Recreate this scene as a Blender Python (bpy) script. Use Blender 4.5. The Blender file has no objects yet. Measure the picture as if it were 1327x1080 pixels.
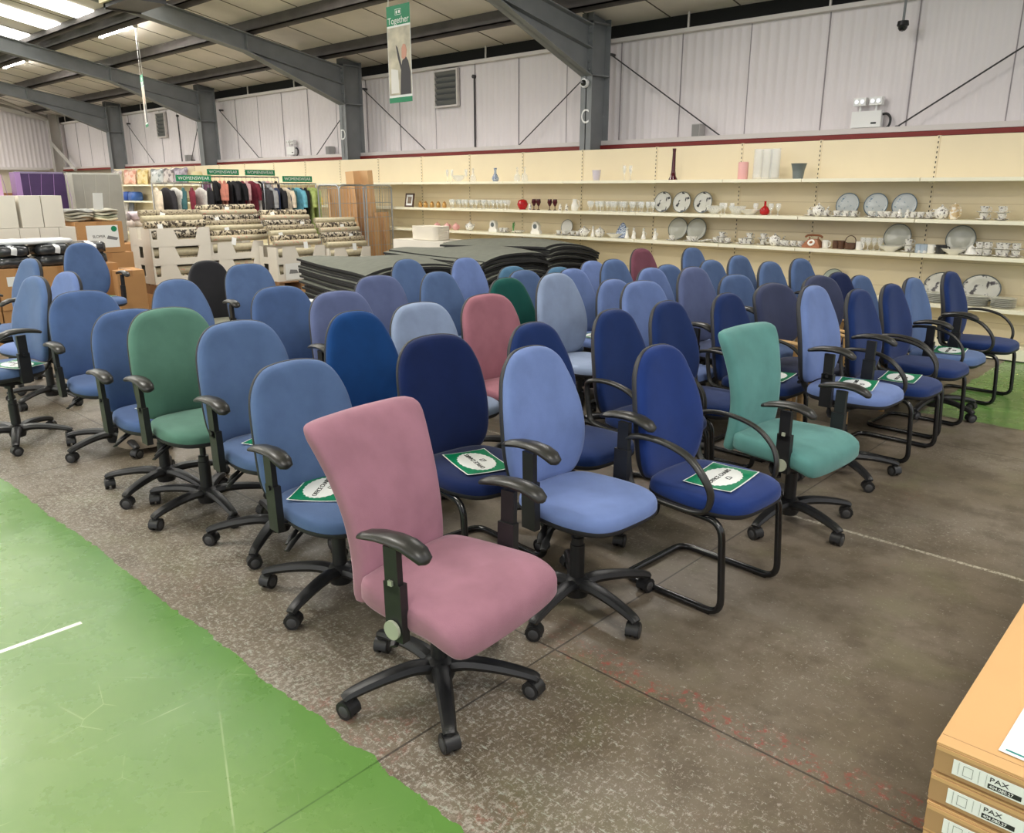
import bpy, math, random
from math import sin, cos, pi, radians, sqrt, hypot
from mathutils import Vector, Matrix, noise as mnoise
random.seed(7)
SC = bpy.context.scene
LAMP_W = 78.0; WORLD_S = .8; EXPO = 0.36; PX0 = -.29; PY0 = 1.52
COL = SC.collection

# ------------------------------------------------------------ materials
def nd(nt, t, **kw):
    n = nt.nodes.new(t)
    for k, v in kw.items(): setattr(n, k, v)
    return n
def inp(nt, sock, val):
    if hasattr(val, 'links') or hasattr(val, 'is_linked'): nt.links.new(val, sock)
    else: sock.default_value = val
def c4(c): return (c[0], c[1], c[2], 1.0)
def srgb(r, g, b):
    f = lambda u: (u/255/12.92) if u/255 <= .04045 else ((u/255+.055)/1.055)**2.4
    return (f(r), f(g), f(b))
MATS = {}
def mat(name, col, rough=.6, metal=0, var=0, vscale=8, bump=0, bscale=300, spec=.5, sheen=0, alpha=1, emit=None, estr=0, coat=0, stretch=None):
    if name in MATS: return MATS[name]
    m = bpy.data.materials.new(name); m.use_nodes = True
    nt = m.node_tree; b = nt.nodes['Principled BSDF']
    b.inputs['Base Color'].default_value = c4(col)
    b.inputs['Roughness'].default_value = rough
    b.inputs['Metallic'].default_value = metal
    b.inputs['Specular IOR Level'].default_value = spec
    b.inputs['Sheen Weight'].default_value = sheen
    b.inputs['Sheen Roughness'].default_value = .45
    if sheen: b.inputs['Sheen Tint'].default_value = c4([min(1, .45+c*1.2) for c in col])
    b.inputs['Coat Weight'].default_value = coat
    b.inputs['Alpha'].default_value = alpha
    if emit:
        b.inputs['Emission Color'].default_value = c4(emit); b.inputs['Emission Strength'].default_value = estr
    tc = nd(nt, 'ShaderNodeTexCoord'); vec = tc.outputs['Object']
    if stretch:
        mp = nd(nt, 'ShaderNodeMapping'); mp.inputs['Scale'].default_value = stretch
        nt.links.new(vec, mp.inputs['Vector']); vec = mp.outputs['Vector']
    if var:
        n = nd(nt, 'ShaderNodeTexNoise'); n.inputs['Scale'].default_value = vscale; n.inputs['Detail'].default_value = 5
        nt.links.new(vec, n.inputs['Vector'])
        r = nd(nt, 'ShaderNodeValToRGB'); r.color_ramp.elements[0].position = .3; r.color_ramp.elements[1].position = .7
        r.color_ramp.elements[0].color = c4([c*(1-var) for c in col]); r.color_ramp.elements[1].color = c4([min(1, c*(1+var)) for c in col])
        nt.links.new(n.outputs['Fac'], r.inputs['Fac']); nt.links.new(r.outputs['Color'], b.inputs['Base Color'])
    if bump:
        n = nd(nt, 'ShaderNodeTexNoise'); n.inputs['Scale'].default_value = bscale; n.inputs['Detail'].default_value = 3
        nt.links.new(vec, n.inputs['Vector'])
        bp = nd(nt, 'ShaderNodeBump'); bp.inputs['Strength'].default_value = bump; bp.inputs['Distance'].default_value = .002
        nt.links.new(n.outputs['Fac'], bp.inputs['Height']); nt.links.new(bp.outputs['Normal'], b.inputs['Normal'])
    MATS[name] = m; return m

def fabric(name, rgb): return mat('fabric_'+name, srgb(*rgb), rough=.92, var=.10, vscale=9, bump=.35, bscale=420, sheen=.35, spec=.2)
FAB = {k: fabric(k, v) for k, v in dict(
    blue=(84,106,146), sky=(106,126,176), pale=(140,155,184), deep=(70,92,134), slateblue=(82,104,146), dusk=(92,102,140),
    navy=(24,46,96), royal=(26,50,110), ink=(16,32,76), petrol=(18,62,118),
    pink=(154,110,125), rose=(160,106,118), mauve=(112,66,80), teal=(90,140,136), green=(84,122,108), bottle=(20,82,76),
    slate=(58,64,92), charcoal=(42,42,46), stone=(128,128,112), sea=(78,116,146)).items()}
BLK = mat('black_plastic', (.012,.012,.013), rough=.42, var=.2, vscale=20, bump=.1, bscale=500)
PAD = mat('armrest_rubber', (.022,.021,.019), rough=.36, var=.2, vscale=15)
TUBE = mat('black_gloss_tube', (.008,.008,.009), rough=.2, spec=.6)
SHELL = mat('dark_shell_plastic', (.02,.021,.026), rough=.55)
CHROME = mat('chrome', (.7,.7,.7), rough=.2, metal=1)
STEEL = mat('galvanised_wire', (.45,.46,.46), rough=.35, metal=.9)
WOOD = mat('pale_beech', srgb(200,160,105), rough=.45, var=.15, vscale=6, stretch=(1,8,8))
CREAM = mat('cream_shelf_enamel', srgb(232,217,184), rough=.45, var=.02, vscale=2)
CREAM2 = mat('cream_shelf_edge', srgb(246,240,214), rough=.4)
SLOT_SHADOW = mat('slot_and_shadow_black', (.015,.012,.01), rough=.9)  # black for the upright slots and the painted shadow under the plinths
GREY = mat('grey_steel_paint', srgb(126,129,131), rough=.55, var=.10, vscale=3)
PURL = mat('dark_purlin_paint', srgb(84,78,76), rough=.6, var=.25, vscale=4)
WHITE = mat('white_plastic', (.82,.82,.8), rough=.4)
PAPER = mat('white_paper', (.85,.86,.84), rough=.6)
GREENP = mat('green_print', srgb(0,128,84), rough=.4)
INK = mat('black_ink', (.02,.02,.02), rough=.6)
TEALP = mat('teal_print', srgb(40,130,130), rough=.5)
CARD = mat('brown_cardboard', srgb(186,140,92), rough=.85, var=.06, vscale=3, bump=.15, bscale=60)
CARD2 = mat('tan_cardboard', srgb(204,160,108), rough=.8, var=.05, vscale=2)
WCARD = mat('white_cardboard', srgb(226,220,208), rough=.75, var=.03, vscale=3)
GLASS = mat('clear_glassware', (.93,.95,.93), rough=.06, alpha=.28, spec=1.0)
CHINA = mat('white_china', (.80,.78,.72), rough=.2)
# ------------------------------------------------------------ mesh builder
class MB:
    def __init__(s): s.v = []; s.f = []; s.m = []
    def add(s, vs, fs, mi=0):
        o = len(s.v); s.v += [tuple(p) for p in vs]
        s.f += [tuple(i+o for i in f) for f in fs]; s.m += [mi]*len(fs); return s
    def box(s, x0, x1, y0, y1, z0, z1, mi=0, M=None):
        vs = [Vector((x, y, z)) for z in (z0, z1) for y in (y0, y1) for x in (x0, x1)]
        if M: vs = [M @ p for p in vs]
        return s.add(vs, [(0,2,3,1),(4,5,7,6),(0,1,5,4),(2,6,7,3),(0,4,6,2),(1,3,7,5)], mi)
    def loft(s, rings, mi=0, closed=False, cap=True):
        n = len(rings[0]); vs = [p for r in rings for p in r]; fs = []
        R = len(rings)
        for i in range(R if closed else R-1):
            a = i*n; b = ((i+1) % R)*n
            for j in range(n):
                k = (j+1) % n; fs.append((a+j, a+k, b+k, b+j))
        if cap and not closed:
            fs.append(tuple(reversed(range(n)))); fs.append(tuple(range((R-1)*n, R*n)))
        return s.add(vs, fs, mi)
    def lathe(s, prof, n=20, c=(0,0,0), mi=0, sx=1, sy=1, M=None, closed=False):
        rings = []
        for r, z in prof:
            r = max(r, .0004)
            ring = [Vector((c[0]+r*cos(2*pi*j/n)*sx, c[1]+r*sin(2*pi*j/n)*sy, c[2]+z)) for j in range(n)]
            if M: ring = [M @ p for p in ring]
            rings.append(ring)
        return s.loft(rings, mi, closed)
    def sweep(s, pts, ra, rb=None, n=8, closed=False, up=(0,0,1), mi=0):
        pts = [Vector(p) for p in pts]; N = len(pts); up = Vector(up); rings = []
        if rb is None: rb = ra
        for i, p in enumerate(pts):
            a = pts[(i-1) % N] if (closed or i > 0) else p; b = pts[(i+1) % N] if (closed or i < N-1) else p
            t = (b-a).normalized()
            if i == 0:
                u = up if abs(t.dot(up)) < .95 else (Vector((1,0,0)) if abs(t.x) < .9 else Vector((0,1,0)))
                L = t.cross(u).normalized()
            else:
                L = L-t*L.dot(t)
                if L.length < 1e-6: L = t.cross(U)
                L.normalize()
            U = L.cross(t).normalized()
            A = ra[i] if isinstance(ra, (list, tuple)) else ra; B = rb[i] if isinstance(rb, (list, tuple)) else rb
            rings.append([p+L*(A*cos(2*pi*j/n))+U*(B*sin(2*pi*j/n)) for j in range(n)])
        return s.loft(rings, mi, closed)
    def cyl(s, p0, p1, r0, r1=None, n=12, mi=0):
        r1 = r0 if r1 is None else r1
        return s.sweep([p0, p1], [r0, r1], [r0, r1], n, mi=mi)
    def mesh(s, name, mats, angle=35):
        me = bpy.data.meshes.new(name); me.from_pydata(s.v, [], s.f)
        me.materials.clear()
        for m in (mats if isinstance(mats, (list, tuple)) else [mats]): me.materials.append(m)
        me.polygons.foreach_set('material_index', s.m)
        me.validate(); me.update()
        me.shade_smooth()
        me.set_sharp_from_angle(angle=radians(angle))
        return me
def catmull(P, n=8, closed=True):
    out = []; N = len(P)
    rng = N if closed else N-1
    for i in range(rng):
        g = lambda k: Vector(P[k % N]) if closed else Vector(P[min(max(k, 0), N-1)])
        p0, p1, p2, p3 = g(i-1), g(i), g(i+1), g(i+2)
        for j in range(n):
            t = j/n
            out.append(.5*((2*p1)+(p2-p0)*t+(2*p0-5*p1+4*p2-p3)*t*t+(3*p1-p0-3*p2+p3)*t**3))
    if not closed: out.append(Vector(P[-1]))
    return out
def rounded(pts, r, n=5, closed=False):
    """polyline with rounded corners"""
    P = [Vector(p) for p in pts]; N = len(P); out = []
    for i, p in enumerate(P):
        if not closed and i in (0, N-1): out.append(p); continue
        a = (P[(i-1) % N]-p); b = (P[(i+1) % N]-p)
        d = min(r, a.length*.48, b.length*.48)
        A = p+a.normalized()*d; B = p+b.normalized()*d
        for j in range(n+1):
            t = j/n; out.append(A*(1-t)**2+p*2*t*(1-t)+B*t*t)
    return out
def outline(half, n=5):
    """half outline (u>=0) from bottom-centre to top-centre -> closed smooth polygon"""
    full = [(u, v, 0) for u, v in half]+[(-u, v, 0) for u, v in reversed(half[1:-1])]
    return [(p.x, p.y) for p in catmull(full, n)]
def cushion(mb, poly, rings, fn, mi=0):
    """poly (u,v); rings [(scale, w)]; fn(u,v,w)->xyz"""
    cu = 0; cv = sum(p[1] for p in poly)/len(poly)
    R = [[fn(cu+(u-cu)*s, cv+(v-cv)*s, w) for u, v in poly] for s, w in rings]
    return mb.loft(R, mi)
# ------------------------------------------------------------ objects
def link(name, me, parent=None, loc=None, rot=None, scale=None):
    o = bpy.data.objects.new(name, me); COL.objects.link(o)
    if parent: o.parent = parent
    if loc: o.location = loc
    if rot: o.rotation_euler = rot
    if scale: o.scale = scale
    return o
def tag(o, label, cat, group=None, kind=None):
    if label: o['label'] = label
    if cat: o['category'] = cat
    if group: o['group'] = group
    if kind: o['kind'] = kind
    return o
def thing(name, label, cat, loc=(0,0,0), rz=0, group=None):
    return tag(link(name, None, None, loc, (0,0,rz)), label, cat, group)
def struct(name, me, label=None, cat=None):
    o = link(name, me); o['kind'] = 'structure'
    if label: o['label'] = label
    if cat: o['category'] = cat
    return o
CACHE = {}
def cached(key, fn):
    if key not in CACHE: CACHE[key] = fn()
    return CACHE[key]
def text_mesh(s, size, m, extr=.0004, align='CENTER'):
    def mk():
        cu = bpy.data.curves.new('t', 'FONT'); cu.body = s; cu.size = size; cu.extrude = extr
        cu.align_x = align; cu.align_y = 'CENTER'
        ob = bpy.data.objects.new('t', cu); me = bpy.data.meshes.new_from_object(ob)
        bpy.data.objects.remove(ob); bpy.data.curves.remove(cu)
        me.materials.clear(); me.materials.append(m); return me
    return cached(('txt', s, size, m.name, align), mk)
# ============================================================ CHAIRS
EGG = outline([(0,0),(.10,.0),(.165,.022),(.205,.09),(.222,.18),(.218,.28),(.20,.37),(.172,.45),(.135,.51),(.08,.545),(0,.555)])
WIDE = outline([(0,0),(.12,.0),(.19,.02),(.226,.09),(.236,.20),(.232,.32),(.218,.42),(.185,.495),(.135,.54),(.07,.556),(0,.56)])
FLARE = outline([(0,.0),(.14,.0),(.178,.005),(.193,.03),(.197,.14),(.204,.28),(.220,.42),(.238,.52),(.244,.56),(.234,.588),(.19,.597),(.10,.599),(0,.600)])
ROUND = outline([(0,0),(.14,.0),(.21,.03),(.245,.12),(.25,.2),(.24,.3),(.20,.37),(.12,.41),(0,.425)])
SEAT = outline([(0,-.215),(.12,-.21),(.19,-.175),(.222,-.09),(.236,.02),(.232,.12),(.20,.20),(.13,.245),(0,.255)])
SQSEAT = outline([(0,-.18),(.16,-.18),(.215,-.165),(.24,-.11),(.255,0),(.268,.16),(.268,.235),(.245,.275),(.16,.29),(0,.295)])
def backfn(H, x0=-.215, x1=-.29, wrap=.5, lum=.02):
    def f(u, v, w):
        t = v/H
        return (x0+(x1-x0)*t + lum*sin(pi*min(max(t*1.25, 0), 1)) + wrap*u*u + w, u, v)
    return f
def flarefn(u, v, w):
    t = v/.60
    return (-.185-.035*t-.12*t*t+.03*sin(pi*t)+.25*u*u+w, u, v)
def seatfn(u, v, w):
    z = w-.9*max(0, v-.13)**2-.10*u*u+.12*max(0, -v-.1)**2
    return (v+.03, u, z)
def sqseatfn(u, v, w):
    z = w-2.2*max(0, v-.14)**2-.10*u*u
    return (v+.035, u, z)
def back_mesh(style, fab):
    def mk():
        mb = MB()
        if style == 'flare':
            cushion(mb, FLARE, [(.90,-.03),(.97,-.026),(1,-.014),(1.0,.01),(.985,.024),(.93,.034),(.8,.04),(.5,.043),(.2,.044)], flarefn)
        else:
            P, H = {'egg':(EGG,.555),'wide':(WIDE,.56),'round':(ROUND,.425)}[style]
            cushion(mb, P, [(.93,-.004),(.985,-.002),(1,.008),(1.0,.020),(.985,.032),(.94,.041),(.85,.046),(.6,.050),(.3,.051),(.05,.051)], backfn(H))
        return mb.mesh('backrest', FAB[fab], 60)
    return cached(('back', style, fab), mk)
def shell_mesh(style):
    def mk():
        mb = MB()
        if style == 'flare':
            cushion(mb, FLARE, [(.80,-.040),(.88,-.038),(.90,-.030),(.90,-.026)], flarefn)
        else:
            P, H = {'egg':(EGG,.555),'wide':(WIDE,.56),'round':(ROUND,.425)}[style]
            cushion(mb, P, [(.3,-.036),(.8,-.033),(.95,-.024),(1.0,-.010),(1.012,.002),(1.006,.008),(.97,.006)], backfn(H))
        return mb.mesh('back_shell', SHELL if style != 'flare' else BLK, 60)
    return cached(('shell', style), mk)
def seat_mesh(style, fab):
    def mk():
        mb = MB()
        if style == 'flare':
            cushion(mb, SQSEAT, [(.90,-.088),(.97,-.082),(1,-.066),(1.0,-.028),(.985,-.012),(.94,-.003),(.8,.001),(.5,.002),(.1,.002)], sqseatfn)
        else:
            cushion(mb, SEAT, [(.94,-.052),(.99,-.050),(1,-.042),(1.0,-.024),(.98,-.010),(.93,-.001),(.8,.004),(.5,.006),(.1,.006)], seatfn)
        return mb.mesh('seat', FAB[fab], 60)
    return cached(('seat', style, fab), mk)
def pan_mesh(style):
    def mk():
        mb = MB()
        if style == 'flare': cushion(mb, SQSEAT, [(.45,-.125),(.75,-.115),(.86,-.094),(.86,-.084)], sqseatfn)
        else: cushion(mb, SEAT, [(.4,-.088),(.8,-.082),(.95,-.070),(1.008,-.054),(1.008,-.044)], seatfn)
        return mb.mesh('seat_shell', SHELL, 60)
    return cached(('pan', style), mk)
def bar_mesh():
    def mk():
        mb = MB()
        P = catmull([(-.02,0,-.10),(-.12,0,-.10),(-.20,0,-.095),(-.262,0,-.05),(-.282,0,.03),(-.285,0,.13),(-.29,0,.22)], 4, False)
        mb.sweep(P, .030, .008, 8, up=(0,1,0)) if False else mb.sweep(P, .032, .009, 10)
        for i in range(5): mb.cyl((-.283,-.034,-.03+i*.025), (-.283,.034,-.03+i*.025), .012, n=8)
        return mb.mesh('back_bar', BLK)
    return cached('bar', mk)
def mech_mesh():
    def mk():
        mb = MB()
        R = lambda x, w, z0, z1: [(x,-w,z0),(x,w,z0),(x,w,z1),(x,-w,z1)]
        mb.loft([R(-.14,.045,-.125,-.08), R(-.11,.06,-.14,-.075), R(.06,.06,-.135,-.075), R(.11,.04,-.115,-.08)])
        mb.cyl((-.02,-.19,-.10), (-.02,.19,-.10), .009, n=8)
        mb.cyl((.0,0,-.16), (.0,0,-.12), .032, n=14)
        return mb.mesh('tilt_mechanism', BLK)
    return cached('mech', mk)
def lever_mesh():
    def mk():
        mb = MB()
        mb.sweep([(.01,-.05,-.105),(.02,-.17,-.115),(.045,-.235,-.135),(.07,-.275,-.15)], [.005,.006,.016,.013], [.005,.006,.006,.005], 8)
        return mb.mesh('height_lever', BLK)
    return cached('lever', mk)
def tpost_mesh(side, flare=False):
    def mk():
        mb = MB(); s = side
        mb.sweep([(0,.07*s,-.105),(0,.20*s,-.112),(0,.262*s,-.095)], .026, .008, 8)
        for (z0, z1, w, t, o) in ((-.13,.06,.034,.015,0), (.03,.175,.027,.011,.004)):
            y0 = .272+o
            mb.loft([[(-w,s*(y0-t)+s*.02*z,z),(w,s*(y0-t)+s*.02*z,z),(w,s*(y0+t)+s*.02*z,z),(-w,s*(y0+t)+s*.02*z,z)] for z in (z0, z1)])
        if flare:
            mb.cyl((0,s*.288,-.09),(0,s*.298,-.09),.03,n=20,mi=1)
            mb.box(-.008,.008,s*.290-.006,s*.290+.006,.055,.071,1)
        else: mb.cyl((0,s*.285,.05),(0,s*.295,.05),.010,n=10)
        return mb.mesh('armrest', [BLK, mat('grey_knob_plastic', srgb(165,170,150), rough=.4)])
    return cached(('tpost', side, flare), mk)
def pad_mesh(side):
    def mk():
        mb = MB(); y = .283*side
        P = [(-.125,y,.176),(-.12,y,.180),(-.09,y,.190),(-.04,y,.200),(.02,y,.204),(.07,y,.200),(.11,y,.187),(.135,y,.170),(.142,y,.163)]
        mb.sweep(P, [.008,.025,.033,.036,.038,.039,.037,.028,.008], [.004,.010,.014,.016,.017,.018,.018,.014,.005], 12)
        return mb.mesh('arm_pad', PAD, 60)
    return cached(('pad', side), mk)
def loop_mesh(side):
    def mk():
        mb = MB(); y = .255*side; q = .012*side
        P = catmull([(-.19,y,-.03),(-.215,y,.06),(-.225,y,.15),(-.20,y+q,.185),(-.12,y+q,.20),(-.02,y+q,.195),(.08,y+q,.165),(.155,y+q,.10),(.185,y,.03),(.17,y,-.035),(.11,y,-.058),(0,y,-.058),(-.12,y,-.052)], 4)
        mb.sweep(P, .019, .010, 10, closed=True, up=(0,1,0)) if False else mb.sweep(P, .018, .011, 10, closed=True)
        mb.sweep([(.06,y,-.058),(.06,y*.7,-.075),(.06,y*.3,-.085)], .02, .007, 8)
        mb.sweep([(-.08,y,-.055),(-.08,y*.7,-.075),(-.08,y*.3,-.085)], .02, .007, 8)
        return mb.mesh('loop_armrest', PAD, 60)
    return cached(('loop', side), mk)
def column_mesh():
    def mk():
        mb = MB()
        mb.lathe([(.046,.045),(.052,.06),(.052,.115),(.040,.125),(.030,.13),(.030,.27),(.026,.272),(.026,.30),(.016,.302),(.016,.40)], 18)
        return mb.mesh('gas_column', BLK)
    return cached('col', mk)
def leg_mesh():
    def mk():
        mb = MB()
        P = catmull([(.02,0,.092),(.09,0,.108),(.18,0,.104),(.26,0,.092),(.318,0,.078),(.335,0,.068)], 3, False); n = len(P)
        mb.sweep(P, [.034-.014*i/(n-1) for i in range(n)], [.026-.011*i/(n-1) for i in range(n)], 8)
        mb.sweep([(.322,0,.085),(.322,0,.052)], .017, .017, 10)
        return mb.mesh('base_leg', BLK)
    return cached('leg', mk)
def caster_mesh():
    def mk():
        mb = MB()
        for s in (-1, 1):
            mb.cyl((0, s*.007, .030), (0, s*.026, .030), .030, n=18)
            mb.cyl((0, s*.026, .030), (0, s*.029, .030), .020, .015, n=14, mi=1)
        H = []
        for k in range(7):
            a = radians(-10+k*33); H.append([(.034*cos(a),-.024,.030+.034*sin(a)),(.034*cos(a),.024,.030+.034*sin(a)),(.025*cos(a),.024,.030+.025*sin(a)),(.025*cos(a),-.024,.030+.025*sin(a))])
        mb.loft(H)
        mb.cyl((0,0,.03),(0,0,.07),.010,n=8)
        return mb.mesh('caster', [BLK, mat('caster_hub', (.05,.05,.052), rough=.5)])
    return cached('caster', mk)
def canti_mesh():
    def mk():
        mb = MB(); w = .225
        P = rounded([(-.10,-w+.02,.405),(.225,-w,.405),(.25,-w,.016),(-.24,-w,.016),(-.24,w,.016),(.25,w,.016),(.225,w,.405),(-.10,w-.02,.405)], .07, 6)
        mb.sweep(P, .0145, .0145, 12)
        mb.cyl((.12,-w,.405),(.12,w,.405),.010,n=8); mb.cyl((-.08,-w+.02,.405),(-.08,w-.02,.405),.010,n=8)
        for s in (-1, 1): mb.cyl((.14,s*w,.001),(.20,s*w,.001),.006,n=6)
        return mb.mesh('cantilever_frame', TUBE, 60)
    return cached('canti', mk)

CHAIR_TOP = {}
def chair(key, x, y, h, yaw, style, fab, base, arms, label, seatfab=None, spin=0):
    cat = 'chair'
    nm = {'star':'swivel_office_chair','canti':'cantilever_chair','wood':'wooden_arm_chair'}[base]
    root = thing(nm, label, cat, (x, y, 0), radians(yaw), 'second-hand office chairs standing in rows')
    sf = seatfab or fab
    ms = 'flare' if style == 'flare' else 'std'
    H = {'egg':.555,'wide':.56,'flare':.60,'round':.425}[style]
    dz = (h-1.01)*.7 if base == 'star' else 0
    sz = .485+dz
    if style == 'flare': sz = .475
    seat = link('seat', seat_mesh(ms, sf), root, (0,0,sz)); link('seat_shell', pan_mesh(ms), seat)
    back = link('backrest', back_mesh(style, fab), root, (0,0,h-H))
    link('back_shell', shell_mesh(style), back)
    if key == 'teal': seat.location.x = -.09; back.location.x = -.10; back.location.z -= .035; back.rotation_euler.y = .16
    link('back_bar', bar_mesh(), root, (0,0,sz))
    if base == 'star':
        link('tilt_mechanism', mech_mesh(), root, (0,0,sz))
        link('height_lever', lever_mesh(), root, (0,0,sz)); link('tilt_lever', lever_mesh(), root, (-.07,.02,sz+.004), (0,0,.1))
        link('gas_column', column_mesh(), root)
        for k in range(5):
            a = radians(spin+72*k)
            lg = link('base_leg', leg_mesh(), root, (0,0,0), (0,0,a))
            link('caster', caster_mesh(), lg, (.322,0,0), (0,0,radians(random.choice((-60,-25,20,70,110)))))
    elif base == 'canti':
        link('cantilever_frame', canti_mesh(), root)
    if base == 'wood':
        def wl(sx, sy):
            mb = MB(); mb.sweep([(sx*.22-.0, sy*.27, 0), (sx*.20, sy*.27, .30 if sx > 0 else .35), (sx*.18, sy*.27, .66)], .017, .022, 8); return mb.mesh('leg', WOOD)
        for sx in (-1, 1):
            for sy in (-1, 1): link('leg', cached(('wl', sx, sy), lambda: wl(sx, sy)), root)
        for sy in (-1, 1):
            def wa():
                mb = MB(); mb.sweep([(-.24,sy*.27,.645),(-.1,sy*.27,.665),(.1,sy*.27,.67),(.24,sy*.27,.655)], [.022,.026,.028,.022], [.010,.012,.012,.010], 10); return mb.mesh('armrest', WOOD)
            link('armrest', cached(('wa', sy), wa), root)
        def wr():
            mb = MB()
            for sy in (-1, 1): mb.box(-.2,.2,sy*.262-.01,sy*.262+.01,.37,.42)
            mb.box(.17,.19,-.26,.26,.37,.42); mb.box(-.2,-.18,-.26,.26,.37,.42); return mb.mesh('seat_rail', WOOD)
        link('seat_rail', cached('wr', wr), root)
    for s in arms:
        sd = 1 if s in 'LW' else -1
        if s in 'LR':
            arm = link('armrest', tpost_mesh(sd, style == 'flare'), root, (.0 if style != 'flare' else .085,0,sz+.045 if style != 'flare' else sz+.01)); link('arm_pad', pad_mesh(sd), arm)
        else: link('armrest', loop_mesh(sd), root, (0,0,sz))
    CHAIR_TOP[key] = (x, y, sz+.0065, yaw, root)
    return root
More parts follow.
